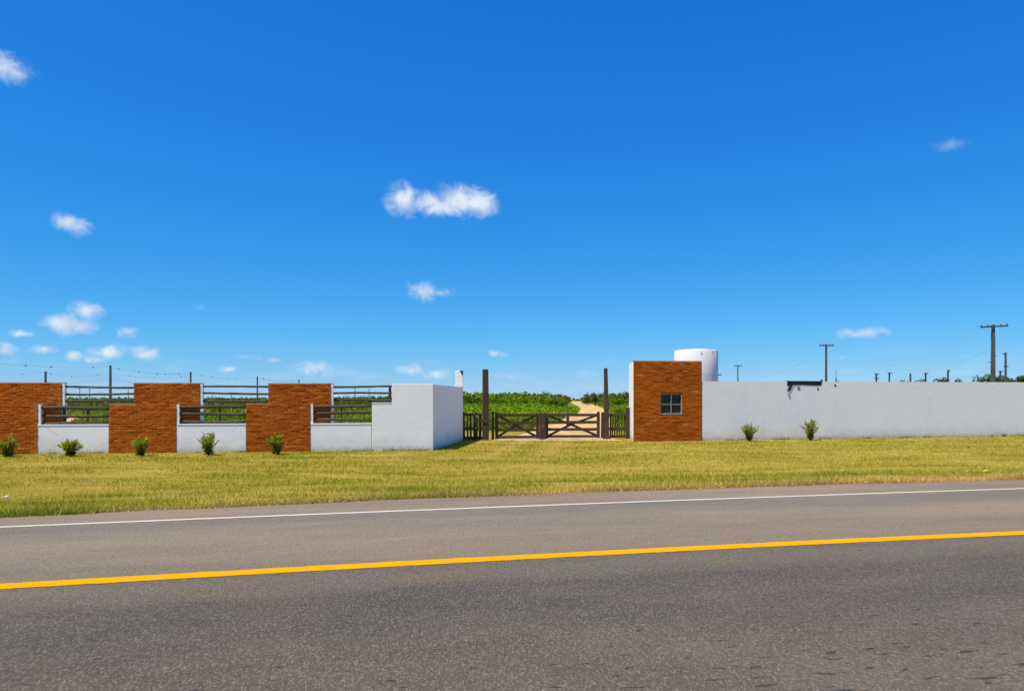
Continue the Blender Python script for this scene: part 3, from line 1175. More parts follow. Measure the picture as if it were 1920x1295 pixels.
# black bracket left in the broken notch of the wall
bp = WA + WT * b0
root = thing('sign_bracket', 'black metal bar with bent bracket left in the notch of the long white wall', 'bracket', (bp.x, bp.y, LOW + zb), WANG)
L = b1 - b0
tz = WHs(b0) - zb
MB().slab([(.0, .02), (L - .06, -.0), (L - .01, tz * .25), (L, tz + .03), (.0, tz + .03)], -.012, .14).build('bar', M_DARK, root, bevel=.012)
MB().slab([(-.01, -.03), (.09, -.045), (.16, .02), (.17, tz + .01), (-.01, tz + .045)], -.03, -.014).build('end_plate', M_DARK, root, bevel=.01)
MB().slab([(.08, -.26), (.17, -.20), (.27, .02), (.36, .10), (.20, .10), (.13, -.06), (.02, -.20)], -.025, -.004).build('bent_arm', M_DARK, root, bevel=.01)
MB().box(-.01, .05, -.06, -.02, -.27, -.15).build('bolt', M_RUST, root, bevel=.01)
MB().slab([(.02, -.42), (.12, -.50), (.10, -.44), (.04, -.36)], -.03, -.002).build('loose_plaster', M_STONE, root)
MB().tube([(L + .03, .06, tz - .05), (L + .03, .06, tz + .1)], .055, 8).build('pipe_stub', M_RUST, root)
# joint and dead weed at the right end of the wall
root = None


# ------------------------------------------------------------------ shrubs
def shrub(px, foot, hpx, wpx, label, seed, style=0):
    rr = np.random.default_rng(seed)
    g = ground_at(px, foot)
    sc = g.y / F
    h, wd = hpx * sc, wpx * sc
    root = thing('shrub', label, 'shrub', g, 0, 'young shrubs planted along the walls')
    ns_ = 18 + seed % 5
    stems, P, D, L_, W_, K = MB(), [], [], [], [], []
    for i in range(ns_):
        a = 2 * math.pi * i / ns_ + rr.uniform(-.3, .3)
        lean = rr.uniform(.15, 1.0)
        hh = h * (1 - .38 * lean * rr.uniform(.3, 1)) * rr.uniform(.72, 1.04)
        ex = Vector((math.cos(a), math.sin(a), 0)) * (wd / 2) * lean * .9
        pts = [Vector((0, 0, -.03)), ex * .22 + Vector((0, 0, hh * .34)), ex * .6 + Vector((0, 0, hh * .7)), ex + Vector((0, 0, hh * .95))]
        stems.tube(pts, [.012, .009, .007, .003], 5)
        nl = 30 if style == 0 else 27
        for k in range(nl):
            t = .12 + .88 * (k + rr.random()) / nl
            seg = min(2, int(t * 3))
            q = pts[seg].lerp(pts[seg + 1], t * 3 - seg)
            b_ = a + rr.uniform(-1.9, 1.9)
            up = rr.uniform(.1, 1.2) if t > .4 else rr.uniform(-.3, .6)
            dv = Vector((math.cos(b_), math.sin(b_), up)).normalized()
            if k == nl - 1:
                dv = (pts[3] - pts[2]).normalized()
            P.append(q)
            D.append(dv)
            L_.append(rr.uniform(.095, .17) * (1.15 if style else 1))
            W_.append(rr.uniform(.030, .052))
            tip = t * .9 + rr.uniform(-.15, .2)
            K.append(tip)
    P, D = np.array(P), np.array(D)
    L_, W_, K = np.array(L_), np.array(W_), np.clip(np.array(K), 0, 1)
    c0, c1 = np.array((.07, .115, .004)), np.array((.36, .40, .018))
    col = c0 + (c1 - c0) * K[:, None]
    col *= rr.uniform(.7, 1.3, (len(K), 1))
    dry = rr.random(len(K)) < .07 + .06 * style
    col[dry] = np.array((.46, .38, .14)) * rr.uniform(.7, 1.2, (dry.sum(), 1))
    obj('foliage', np_mesh('foliage', leaf_polys(P, D, L_, W_, .1), 4, col), M_LEAF, root)
    stems.build('stem', M_BARK, root)


shrub(15, 856.5, 38, 40, 'young shrub at the foot of the leftmost brick wall, by the picture edge', 3, 1)
shrub(132, 855, 33, 40, 'low spiky young shrub before the cracked low white wall', 14, 0)
shrub(263, 854.5, 40, 40, 'round young shrub with pale tips before the middle brick wall', 5, 1)
shrub(391, 853.5, 46, 46, 'tall open young shrub before the low wall between two brick walls', 26, 0)
shrub(518, 852.0, 40, 34, 'slender young shrub before the brick wall nearest the white corner', 7, 1)
shrub(1404.5, 826.5, 35, 40, 'young shrub before the long white wall, nearer to the gatehouse', 18, 0)
shrub(1519.5, 825.5, 42, 40, 'young shrub before the long white wall, under the black bracket', 9, 0)


# ------------------------------------------------------------------ lawn
def wall_depth(x):
    """y of the wall line at x, where the mown strip ends"""
    x = np.asarray(x, float)
    yf = FA.y + (x - FA.x) * FT.y / FT.x
    yw_ = WA.y + (x - WA.x) * WT.y / WT.x
    yh = HA.y + (x - HA.x) * HT.y / HT.x
    y = np.where(x < FB.x, yf, np.where(x < SB.x, FB.y + (x - FB.x) * (SB.y - FB.y) / (SB.x - FB.x), np.where(x < HA.x, GA.y + .1, np.where(x < WA.x, yh, yw_))))
    return y


def vnoise(x, y, sx, sy, seed):
    xs, ys = x * sx + seed * 17.3, y * sy + seed * 5.1
    xi, yi = np.floor(xs).astype(int), np.floor(ys).astype(int)
    fx, fy = xs - xi, ys - yi
    fx, fy = fx * fx * (3 - 2 * fx), fy * fy * (3 - 2 * fy)

    def h(a, b_):
        v = np.sin(a * 127.1 + b_ * 311.7 + seed * 74.7) * 43758.5453
        return v - np.floor(v)
    return (h(xi, yi) * (1 - fx) + h(xi + 1, yi) * fx) * (1 - fy) + (h(xi, yi + 1) * (1 - fx) + h(xi + 1, yi + 1) * fx) * fy


def blades(n, x0, x1, dfun, hmin, hmax, wmin, wmax, name, dry=.0, lean=.7):
    k = npr.uniform((0 - 60 - CX) / F, (1920 + 60 - CX) / F, n)          # spread evenly over the view's angle
    t = dfun(npr.random(n))
    # two passes: depth between verge edge and wall along each bearing
    Y = np.full(n, 14.0)
    for _ in range(12):
        Y = y_edge(k * Y)
    Yw = np.full(n, 28.0)
    for _ in range(12):
        Yw = wall_depth(k * Yw)
    yv = Y + .06 + (Yw - Y - .04) * t
    xv_ = k * yv
    keep = yv < wall_depth(xv_) - .03
    xv_, yv, t = xv_[keep], yv[keep], t[keep]
    n = len(xv_)
    zv_ = zg(xv_, yv) - .006
    g = vnoise(xv_, yv, .35, 1.1, 1) * .42 + vnoise(xv_, yv, 1.3, 4.0, 2) * .36 + vnoise(xv_, yv, 5, 9, 3) * .22
    g = np.clip((g - .5) * 2.1 + .54, 0, 1)
    # worn wheel tracks from the gate to the road stay short and pale
    cx = np.interp(yv, [13, 18, 24, 33], [-1.6, -1.0, .2, 1.6])
    worn = np.maximum(np.exp(-((xv_ - cx - .85) / .42) ** 2), np.exp(-((xv_ - cx + .85) / .42) ** 2)) * (.3 + .7 * vnoise(xv_, yv, 1.2, 1.2, 41)) * np.clip((yv - 18) / 12, .1, 1)
    bare = np.clip((vnoise(xv_, yv, .55, 1.4, 51) - .80) * 8, 0, 1) * .7
    worn = np.maximum(worn, bare)
    keep = npr.random(n) > worn * .7
    xv_, yv, t, g, zv_, worn = xv_[keep], yv[keep], t[keep], g[keep], zv_[keep], worn[keep]
    n = len(xv_)
    g = g * (1 - .6 * worn)
    a = npr.uniform(0, 2 * math.pi, n)
    ln = npr.uniform(.1, lean, n)
    D = unit(np.stack([np.cos(a) * ln, np.sin(a) * ln, np.ones(n)], 1))
    L_ = npr.uniform(hmin, hmax, n) * (.6 + .9 * g)
    W_ = npr.uniform(wmin, wmax, n) * (yv / 14.0)
    P = np.stack([xv_, yv, zv_], 1)
    S = np.stack([-np.sin(a + 1.2), np.cos(a + 1.2), np.zeros(n)], 1)
    # keep the broad side towards the road most of the time
    S = unit(S * .6 + np.array((1.0, 0, 0)))
    V = np.stack([P - S * W_[:, None] / 2, P + S * W_[:, None] / 2, P + D * L_[:, None]], 1)
    green, mid, straw = np.array((.235, .280, .010)), np.array((.475, .390, .036)), np.array((.77, .59, .16))
    m_ = np.clip((1 - g) * 1.45 - .25 + npr.normal(0, .25, n) + dry, 0, 1)[:, None]
    col = np.where(m_ < .5, green + (mid - green) * m_ * 2, mid + (straw - mid) * (m_ - .5) * 2)
    col = col * npr.uniform(.75, 1.2, (n, 1))
    return V, col


V1, c1 = blades(150000, 0, 0, lambda u: u ** 1.15, .025, .085, .006, .012, 'lawn', .0, 1.7)
V2, c2 = blades(16000, 0, 0, lambda u: u ** 2.0 * .22, .04, .12, .006, .011, 'lawn', .12, 1.3)
o = obj('lawn_grass', np_mesh('lawn_grass', np.concatenate([V1, V2]), 3, np.concatenate([c1, c2])), M_GRASS, kind='stuff')
tag(o, 'short mown straw-green grass on the verge between road and walls', 'grass')

# ragged fringe of longer grass and dry straw on the asphalt edge
n = 46000
xf = npr.uniform(-9, 13, n)
yf = y_edge(xf) + np.where(npr.random(n) < .6, npr.uniform(-.02, .30, n), np.abs(npr.normal(0, .14, n)) - .07) + (vnoise(xf, xf * 0, 1.3, 1, 5) - .5) * .16
a = npr.uniform(0, 2 * math.pi, n)
ln = npr.uniform(.2, 2.4, n)
D = unit(np.stack([np.cos(a) * ln, np.sin(a) * ln, np.ones(n)], 1))
big = vnoise(xf, xf * 0, .9, 1, 8)
L_ = npr.uniform(.04, .15, n) * (.5 + .9 * big)
W_ = npr.uniform(.006, .014, n)
P = np.stack([xf, yf, np.where(yf < y_edge(xf) + .1, .001, zg(xf, yf))], 1)
S = unit(np.stack([np.ones(n), npr.normal(0, .5, n), np.zeros(n)], 1))
V = np.stack([P - S * W_[:, None] / 2, P + S * W_[:, None] / 2, P + D * L_[:, None]], 1)
dryness = np.clip(.62 + (xf - 1) * .06 + npr.normal(0, .25, n) - (big - .5) * .6, 0, 1)[:, None]
col = np.array((.22, .26, .012)) * (1 - dryness) + np.array((.88, .56, .18)) * dryness
col *= npr.uniform(.7, 1.2, (n, 1))
o = obj('verge_fringe', np_mesh('verge_fringe', V, 3, col), M_GRASS, kind='stuff')
tag(o, 'ragged fringe of dry golden straw and tufts along the asphalt edge', 'grass')

# weeds at the foot of the walls
n = 5000
xw_ = npr.uniform(-17, 26, n)
yw2 = wall_depth(xw_) - np.abs(npr.normal(0, .06, n)) - .03
keep = (vnoise(xw_, xw_ * 0, 2.2, 1, 4) > .55) & ~((xw_ > SB.x - .8) & (xw_ < HA.x + .3))
xw_, yw2 = xw_[keep], yw2[keep]
n = len(xw_)
P = np.stack([xw_, yw2, np.full(n, LOW - .005)], 1)
D = unit(np.stack([npr.normal(0, .5, n), npr.normal(-.2, .4, n), np.ones(n)], 1))
L_ = npr.uniform(.03, .13, n)
S = np.tile(np.array((1.0, 0, 0)), (n, 1))
W_ = npr.uniform(.01, .022, n)
V = np.stack([P - S * W_[:, None] / 2, P + S * W_[:, None] / 2, P + D * L_[:, None]], 1)
col = np.array((.16, .16, .02)) * npr.uniform(.5, 1.5, (n, 1))
o = obj('wall_weeds', np_mesh('wall_weeds', V, 3, col), M_GRASS, kind='stuff')
tag(o, 'thin scraggly weeds growing along the foot of the walls', 'weeds')

# ------------------------------------------------------------------ vegetation behind the walls
def mass(n, pxr, dr, hfun, L, W, cols, avoid=None, upright=.5, seed=1):
    r = np.random.default_rng(seed)
    px = r.uniform(*pxr, n)
    d = dr[0] * (dr[1] / dr[0]) ** r.random(n)
    x = (px - CX) / F * d
    if avoid is not None:
        k = ~avoid(px, d, x)
        px, d, x = px[k], d[k], x[k]
        n = len(px)
    hh = hfun(x, d, px)
    t = r.random(n) ** .6
    P = np.stack([x, d, LOW + hh * t], 1)
    D = unit(np.stack([r.normal(0, 1, n), r.normal(0, 1, n), r.normal(upright, .6, n)], 1))
    sc = d / dr[0]
    V = leaf_polys(P, D, r.uniform(*L, n) * sc ** .6, r.uniform(*W, n) * sc ** .6, .2)
    c = cols(x, d, t, r)
    return V, c


def on_track(px, d, x):
    py = HY + F * (CAMZ - LOW) / d
    left = np.interp(py, [752, 754.5, 761, 768, 776, 785, 797, 813, 823, 840], [1068, 1066, 1081, 1086, 1079, 1054, 1006, 980, 940, 900])
    right = np.interp(py, [752, 754, 759.5, 768, 776, 785, 813, 840], [1092, 1096, 1120, 1140, 1146, 1150, 1152, 1175])
    lp = np.interp(py, [765, 768.5, 774, 783, 792, 803], [170, 156, 145, 128, 106, 36])
    rp = np.interp(py, [765, 768.5, 774, 783, 792, 803], [190, 171, 164, 156, 148, 140])
    return ((px > left) & (px < right + np.where(py < 776, 6, 0))) | ((px > lp) & (px < rp) & (py > 764))


def h_tall(x, d, px):
    return .85 * (.5 + .75 * vnoise(x, d, .25, .25, 3) + .25 * vnoise(x, d, 1, 1, 4)) * np.clip((d - 50) / 14, .22, 1) * np.interp(px, [1000, 1062, 1110, 1150, 1180], [1, .42, .42, .8, 1])


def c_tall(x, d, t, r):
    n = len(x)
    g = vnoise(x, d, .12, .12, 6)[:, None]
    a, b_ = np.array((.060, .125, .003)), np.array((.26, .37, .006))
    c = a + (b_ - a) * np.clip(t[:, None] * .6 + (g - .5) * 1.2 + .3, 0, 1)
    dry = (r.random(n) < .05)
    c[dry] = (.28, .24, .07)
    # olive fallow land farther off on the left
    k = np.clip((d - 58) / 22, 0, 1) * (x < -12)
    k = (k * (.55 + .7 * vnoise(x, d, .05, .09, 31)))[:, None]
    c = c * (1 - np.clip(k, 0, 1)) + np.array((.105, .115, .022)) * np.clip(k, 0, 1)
    return c * r.uniform(.7, 1.25, (n, 1))


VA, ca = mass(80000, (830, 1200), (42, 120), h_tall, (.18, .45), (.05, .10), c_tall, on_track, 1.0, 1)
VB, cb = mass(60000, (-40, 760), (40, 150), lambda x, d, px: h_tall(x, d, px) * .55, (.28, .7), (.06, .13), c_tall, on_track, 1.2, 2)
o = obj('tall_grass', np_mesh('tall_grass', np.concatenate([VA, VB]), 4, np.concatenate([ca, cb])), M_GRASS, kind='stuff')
tag(o, 'bright green waist-high grass and scrub covering the field behind the walls', 'grass')


# individual dark bushes standing in the field
def bush_mesh(seed, nleaf=520):
    r = np.random.default_rng(seed)
    nb = 9
    cen = np.stack([r.normal(0, .42, nb), r.normal(0, .42, nb), r.uniform(.3, .78, nb)], 1)
    rad = r.uniform(.22, .42, nb)
    i = r.integers(0, nb, nleaf)
    dv = unit(r.normal(size=(nleaf, 3)))
    P = cen[i] + dv * (rad[i] * r.uniform(.55, 1.05, nleaf))[:, None]
    P[:, 2] = np.abs(P[:, 2])
    D = unit(dv + r.normal(0, .6, (nleaf, 3)) + np.array((0, 0, .3)))
    V = leaf_polys(P, D, r.uniform(.12, .26, nleaf), r.uniform(.06, .13, nleaf), .2)
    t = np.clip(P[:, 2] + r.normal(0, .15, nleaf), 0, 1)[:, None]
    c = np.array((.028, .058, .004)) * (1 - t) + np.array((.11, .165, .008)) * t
    return np_mesh('foliage', V, 4, c * r.uniform(.7, 1.3, (nleaf, 1)))


BM = [bush_mesh(s) for s in range(6)]
for me in BM:
    me.materials.append(M_LEAF)


def bush(px, d, wpx, top_py, label, group, k):
    p = at(px, d)
    root = thing('bush', label, 'bush', p, rnd.uniform(0, 6), group)
    h = CAMZ - LOW + (HY - top_py) / F * d
    wd = wpx / F * d
    o_ = bpy.data.objects.new('foliage', BM[k % 6])
    C.objects.link(o_)
    o_.parent = root
    o_.scale = (wd / 1.7, wd / 1.7, h / 1.3)
    st_ = MB().tube([(0, 0, -.1), (wd * .03, 0, h * .4)], [wd * .015, wd * .01], 6).build('stem', M_BARK, root)


r9 = random.Random(9)
for i, (px, d, wpx, ty, lab) in enumerate((
        (885, 150, 30, 743.5, 'dark bush in the field nearest to the white corner wall'),
        (928, 140, 34, 742.0, 'dark bush in the field just right of the left tall post'),
        (956, 165, 30, 740.5, 'dark bush in the field above the middle of the left gate leaf'),
        (990, 125, 40, 743.5, 'dark wide bush in the field left of the paired gate posts'),
        (1035, 118, 36, 746.5, 'near dark bush in the field right of the paired gate posts'),
        (1022, 175, 34, 739.5, 'tall dark bush in the field behind the paired gate posts'),
        (1046, 185, 24, 743.0, 'dark bush beside the far left end of the winding track'),
        (1128, 260, 20, 741.0, 'dark bush at the far right end of the winding track'),
        (1140, 190, 22, 739.5, 'dark bush just left of the right tall post'),
        (1155, 170, 28, 741.0, 'dark bush just right of the right tall post'),
        (1168, 150, 30, 739.0, 'dark bush beside the brick gatehouse, above the right picket fence'))):
    bush(px, d, wpx, ty, lab, 'dark bushes in the field', i)
for i, (px, d, wpx, ty, lab) in enumerate((
        (1151, 70, 22, 764, 'low leafy bush behind the left half of the right picket fence'),
        (1163, 62, 22, 760, 'leafy bush behind the middle of the right picket fence'),
        (1176, 66, 24, 757, 'taller leafy bush at the gatehouse end of the right picket fence'))):
    bush(px, d, wpx, ty, lab, 'bushes behind the right picket fence', i + 1)


# thicket between them
def h_thick(x, d, px):
    return (.7 + 2.3 * vnoise(x, d, .10, .08, 13) ** 1.5 + .8 * vnoise(x, d, .4, .3, 14)) * np.interp(px, [840, 1030, 1062, 1105, 1135, 1200], [.85, .85, .45, .4, .7, .85])


def c_thick(x, d, t, r):
    n = len(x)
    g = vnoise(x, d, .10, .05, 16)[:, None]
    a, b_ = np.array((.02, .042, .004)), np.array((.20, .27, .010))
    return (a + (b_ - a) * np.clip(t[:, None] * .5 + (g - .5) * 1.6 + .2, 0, 1)) * r.uniform(.65, 1.3, (n, 1))


VT, ct = mass(32000, (850, 1200), (112, 230), h_thick, (.5, 1.0), (.22, .45), c_thick, lambda px, d, x: on_track(px, d, x) | ((px > 1058) & (px < 1110)), .5, 21)
o = obj('thicket', np_mesh('thicket', VT, 4, ct), M_LEAF, kind='stuff')
tag(o, 'mixed green thicket between the bright field and the skyline behind the gate', 'thicket')

# low far belt of scrub all along the horizon
def h_far(x, d, px):
    return (.9 + 1.2 * vnoise(x, d, .03, .02, 3) + .9 * vnoise(x, d, .11, .08, 7)) * np.interp(px, [-60, 240, 520, 640, 840, 900, 2000], [.50, .52, .55, .75, 1.05, 1.1, 1.3])


def c_far(x, d, t, r):
    n = len(x)
    a, b_ = np.array((.030, .055, .010)), np.array((.09, .13, .020))
    c = a + (b_ - a) * np.clip(t[:, None] + r.normal(0, .2, (n, 1)), 0, 1)
    return c * r.uniform(.75, 1.25, (n, 1))


VC, cc_ = mass(42000, (-80, 2000), (220, 620), h_far, (1.0, 2.2), (.5, 1.1), c_far, lambda px, d, x: (px > 1064) & (px < 1094) & (d < 600), .4, 5)
o = obj('far_scrub', np_mesh('far_scrub', VC, 4, cc_), M_LEAF, kind='stuff')
tag(o, 'low dark green belt of scrub along the flat horizon', 'scrub')


def tree(px, d, wpx, top_py, label, group, seed, name='far_tree', clumps=10, trunk=.45, gap=.6, leaf=1.0):
    r = np.random.default_rng(seed)
    p = at(px, d)
    root = thing(name, label, 'tree', p, 0, group)
    h = CAMZ - LOW + (HY - top_py) / F * d
    wd = wpx / F * d
    mb = MB().tube([(0, 0, -.1), (wd * .03, 0, h * trunk), (wd * .0, 0, h * .8)], [wd * .05 + .05, wd * .035 + .04, .03], 7)
    cen = np.stack([r.normal(0, wd * .22, clumps), r.normal(0, wd * .22, clumps), h * r.uniform(trunk, .9, clumps)], 1)
    for c in cen[:6]:
        mb.tube([(0, 0, h * trunk * .8), tuple(c)], [.05, .02], 5)
    mb.build('trunk', M_BARK, root)
    nl = 60 * clumps
    i = r.integers(0, clumps, nl)
    dv = unit(r.normal(size=(nl, 3)))
    rad = (wd * .17 + .12) * r.uniform(.6, 1.2, clumps)
    P = cen[i] + dv * (rad[i] * r.uniform(.3, 1.05, nl))[:, None]
    P[:, 2] = np.clip(P[:, 2], .2, h)
    D = unit(dv + r.normal(0, .5, (nl, 3)))
    s = wd * .06 * leaf + .06
    V = leaf_polys(P, D, r.uniform(.7, 1.4, nl) * s * 1.3, r.uniform(.6, 1.2, nl) * s * .7, .2)
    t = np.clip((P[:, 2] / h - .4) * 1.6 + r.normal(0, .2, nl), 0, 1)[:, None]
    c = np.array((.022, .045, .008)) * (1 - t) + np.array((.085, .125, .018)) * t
    obj('crown', np_mesh('crown', V, 4, c * r.uniform(.7, 1.3, (nl, 1))), M_LEAF, root)


ORD = ['first', 'second', 'third', 'fourth', 'fifth', 'sixth', 'seventh', 'eighth', 'ninth', 'tenth', 'eleventh', 'twelfth', 'thirteenth', 'fourteenth', 'fifteenth']
# trees showing above the long white wall
for i, (px, wpx, ty, lab) in enumerate((
        (1552 - 7, 8, 711.5, 'tiny dark tree top beside the left tall pole above the white wall'),
        (1570, 14, 710.5, 'small dark tree top at the thin mast above the white wall'),
        (1606, 9, 712, 'tiny lone tree top above the white wall, right of the thin mast'),
        (1697, 26, 710.0, 'low tree top left of the plain far pole'),
        (1722, 24, 710, 'low tree top between the plain far pole and the last crossarm pole'),
        (1768, 30, 706.5, 'rounded dark tree top at the pole left of the big pole'),
        (1800, 28, 710, 'low wide tree top between far pole and the big concrete pole'),
        (1850, 36, 701, 'largest dark tree top, just behind the big concrete pole'),
        (1870, 28, 703, 'dark tree top on the right side of the big concrete pole'),
        (1889, 36, 706, 'paler tree top under the slim pole at the right'),
        (1914, 34, 702, 'tree top cut off by the right picture edge'))):
    tree(px, 150 + (i * 37) % 40, wpx, ty, lab, 'tree tops above the long white wall', 40 + i, trunk=.5, clumps=22, leaf=1.25)
p = at(214, 250)
root = thing('far_wall', 'long pale grey far wall seen through the left rails', 'wall', p)
MB().box(-7.0, 6.8, 0, .3, -.2, CAMZ - LOW + (HY - 753.2) / F * 250).build('panel', M_STONE, root)
p = at(388, 230)
root = thing('earth_bank', 'small tan earth bank seen through the second gap of upper rails', 'bank', p)
MB().slab([(-2.2, -.2), (3.6, -.2), (3.2, .55), (1.4, .75), (.6, .45), (-.6, .8), (-1.8, .5)], 0, 2.0).build('mound', M_DIRT, root, bevel=.15)
# thin row seen through the upper rails at the white corner wall
for i in range(15):
    px = 629 + i * 7.3 + rnd.uniform(-2, 2)
    tree(px, 330 + rnd.uniform(-30, 30), rnd.uniform(4, 8), rnd.uniform(738.5, 743.5), ORD[i] + ' slim tree from the left in the distant row beside the white corner wall', 'distant slim tree row', 80 + i, 'slim_tree', 6, .3, leaf=.7)
for i, (px, ty, lab) in enumerate(((180, 746.5, 'left of two touching horizon trees in the left gap of upper rails'), (190, 746, 'right of two touching horizon trees in the left gap of upper rails'),
                                   (236, 746, 'lone horizon tree near the middle brick wall in the left upper gap'), (398, 746, 'leftmost small horizon tree in the second gap of upper rails'),
                                   (416, 744.5, 'taller horizon tree left of centre in the second gap of upper rails'), (486, 746, 'horizon tree beside the field pole in the second upper gap'),
                                   (498, 744.5, 'horizon tree touching the right end of the second upper gap'))):
    tree(px, 420, 9, ty, lab, 'horizon trees between the rails', 110 + i, 'far_tree', 7, .3)
for i, (px, wpx, ty) in enumerate(((880, 12, 738.5), (897, 15, 738), (943, 22, 735), (966, 9, 737.5), (1003, 14, 737.5), (1022, 24, 734.5), (1046, 20, 735.5), (1102, 10, 738.5), (1116, 16, 735.5), (1130, 16, 735), (1150, 14, 736), (1172, 16, 733.5))):
    tree(px, 200 + (i * 53) % 60, wpx, ty, ORD[i] + ' dark tree from the left on the skyline behind the gate', 'skyline trees behind the gate', 130 + i, 'skyline_tree', 12, .35)


# ------------------------------------------------------------------ poles and wires
POLETOP = {}


def utility_pole(key, px, top_py, d, wb, wt_, arm, label, group, arm2=None, tilt=0.0):
    p = at(px, d)
    root = thing('utility_pole', label, 'pole', p, 0, group)
    h = CAMZ - LOW + (HY - top_py) / F * d
    mb = MB()
    for z, r in ((-.2, wb / 2), (h * .5, (wb + wt_) / 4), (h, wt_ / 2)):
        mb.v += [(-r, -r, z), (r, -r, z), (r, r, z), (-r, r, z)]
    for i in range(2):
        mb.f += [(i * 4 + k, i * 4 + (k + 1) % 4, i * 4 + 4 + (k + 1) % 4, i * 4 + 4 + k) for k in range(4)]
    mb.f += [(3, 2, 1, 0), (8, 9, 10, 11)]
    mb.build('shaft', M_POLE, root)
    ends = []
    for a_, dz in ((arm, .25), (arm2, 1.6)):
        if not a_:
            continue
        z = h - dz
        MB().slab([(-a_ / 2, z - .1 - tilt), (a_ / 2, z - .1 + tilt), (a_ / 2, z + .1 + tilt), (-a_ / 2, z + .1 - tilt)], -wt_ / 2 - .16, -wt_ / 2 - .004).build('crossarm', M_POLE, root)
        for q in (-.47, -.24, .24, .47):
            x = q * a_
            zz = z + tilt * q * 2 + .1
            MB().tube([(x, -wt_ / 2 - .08, zz - .02), (x, -wt_ / 2 - .08, zz + .1), (x, -wt_ / 2 - .08, zz + .2)], [.035, .075, .045], 7).build('insulator', M_WIRE, root)
    POLETOP[key] = (Vector(p), h, arm or .3)
    return root


G = 'utility poles behind the long white wall'
r_ = utility_pole('A', 1862, 608.5, 92, .44, .30, 3.4, 'big tapered concrete pole with crossarm at the right', G, tilt=.09)
for (zz, x0, x1) in ((6.6 + .55, .1, .42), (6.35, -.55, -.1), (5.35, -.35, -.1)):
    MB().box(x0, x1, -.08, .02, zz, zz + .09).build('side_bracket', M_WIRE, r_)
utility_pole('B', 1549, 645, 124, .34, .24, 2.35, 'tall dark pole with crossarm above the black bracket of the wall', G)
utility_pole('C', 1383.5, 684, 200, .30, .22, 2.2, 'slim pole with crossarm nearest to the water tank', G)
r_ = utility_pole('D', 1885.5, 660, 113, .30, .20, None, 'slim leaning pole right of the big concrete pole', G)
MB().box(-.45, -.1, -.06, .02, POLETOP['D'][1] - .35, POLETOP['D'][1] - .22).build('side_bracket', M_WIRE, r_)
MB().box(-.4, .35, -.17, -.11, POLETOP['D'][1] - 2.25, POLETOP['D'][1] - 2.1).build('side_bracket', M_WIRE, r_)
utility_pole('E', 1643, 700, 230, .42, .36, 1.5, 'far pole with two short crossarms above the wall', G, arm2=1.6)
utility_pole('F', 1667.5, 698, 220, .40, .34, 1.25, 'far pole with one short crossarm right of the double crossarm pole', G)
utility_pole('G', 1707, 700, 230, .44, .38, None, 'far plain pole without crossarm above the wall', G)
utility_pole('H', 1735.5, 698.5, 220, .40, .34, 1.3, 'far pole with a short crossarm halfway between plain poles', G)
utility_pole('I', 1777.5, 693.5, 200, .44, .34, .55, 'far plain pole left of the big concrete pole', G)
utility_pole('J', 1875.5, 695, 210, .40, .34, 1.2, 'small far pole with crossarm between the big and the slim pole', G)
p = at(1567.5, 160)
root = thing('mast', 'thin grey mast right of the tall dark pole above the wall', 'mast', p)
h = CAMZ - LOW + (HY - 692) / F * 160
MB().tube([(0, 0, -.1), (0, 0, h * .78)], .13, 6).build('lower_section', M_POLE, root)
MB().tube([(0, 0, h * .78), (0, 0, h)], .09, 6).build('upper_section', M_METAL, root)

G = 'poles in the field behind the left walls'
utility_pole('P1', 207, 685, 115, .30, .24, None, 'tallest field pole above the left rails', G)
utility_pole('P2', 357.5, 697, 141, .28, .24, None, 'field pole above the right end of the middle brick wall', G)
utility_pole('P3', 482.5, 705, 168, .28, .24, None, 'field pole above the second gap of upper rails', G)
utility_pole('P4', 560.5, 712, 200, .28, .24, None, 'shortest field pole just above the brick wall nearest the white corner', G)
utility_pole('Q1', 85.5, 696, 139, .34, .28, None, 'field pole above the leftmost brick wall', G)
for (px, ty, lab) in ((149.5, 727, 'left one of two thin far posts seen through the left upper rails'), (168, 728, 'right one of two thin far posts seen through the left upper rails'),
                      (240.5, 730, 'thin far post beside the middle brick wall, seen through the upper rails'), (398.5, 740.5, 'thin far post at left in the second gap of upper rails'),
                      (433.5, 740, 'thin far post in the middle of the second gap of upper rails'), (665.5, 726.5, 'thin far mast seen through the rails beside the white corner wall'),
                      (692, 729, 'shorter far mast right of the thin mast beside the white corner wall')):
    p = at(px, 240)
    root = thing('far_post', lab, 'post', p, 0, 'thin far posts seen through the rails')
    hh = CAMZ - LOW + (HY - ty) / F * 240
    MB().tube([(0, 0, -.1), (0, 0, hh)], [.16, .12], 6).build('shaft', M_METAL, root)
    MB().box(-.3, .3, -.16, -.12, hh - .3, hh - .2).build('crosspiece', M_METAL, root)


def wire(label, spans, rad, bead=0, group='overhead wires', seed=0):
    """spans: list of (point, point, sag)"""
    rr = random.Random(seed)
    root = thing('overhead_wire', label, 'wire', spans[0][0], 0, group)
    o0 = Vector(spans[0][0])
    mb = MB()
    for (a_, b_, sag) in spans:
        a_, b_ = Vector(a_) - o0, Vector(b_) - o0
        pts = [a_.lerp(b_, i / 14) - Vector((0, 0, sag * 4 * (i / 14) * (1 - i / 14))) for i in range(15)]
        mb.tube(pts, rad * (.62 if bead else .42), 5)
        for k in range(bead):
            t = (k + rr.uniform(.15, .85)) / bead
            q = a_.lerp(b_, t) - Vector((0, 0, sag * 4 * t * (1 - t)))
            bm_ = MB().tube([q - Vector((.10, 0, 0)), q - Vector((.05, 0, 0)), q + Vector((.05, 0, 0)), q + Vector((.1, 0, 0))], [.03, .10, .10, .03], 7)
            bm_.build('bead', M_DARK, root, smooth=True)
    mb.build('cable', M_CABLE, root)


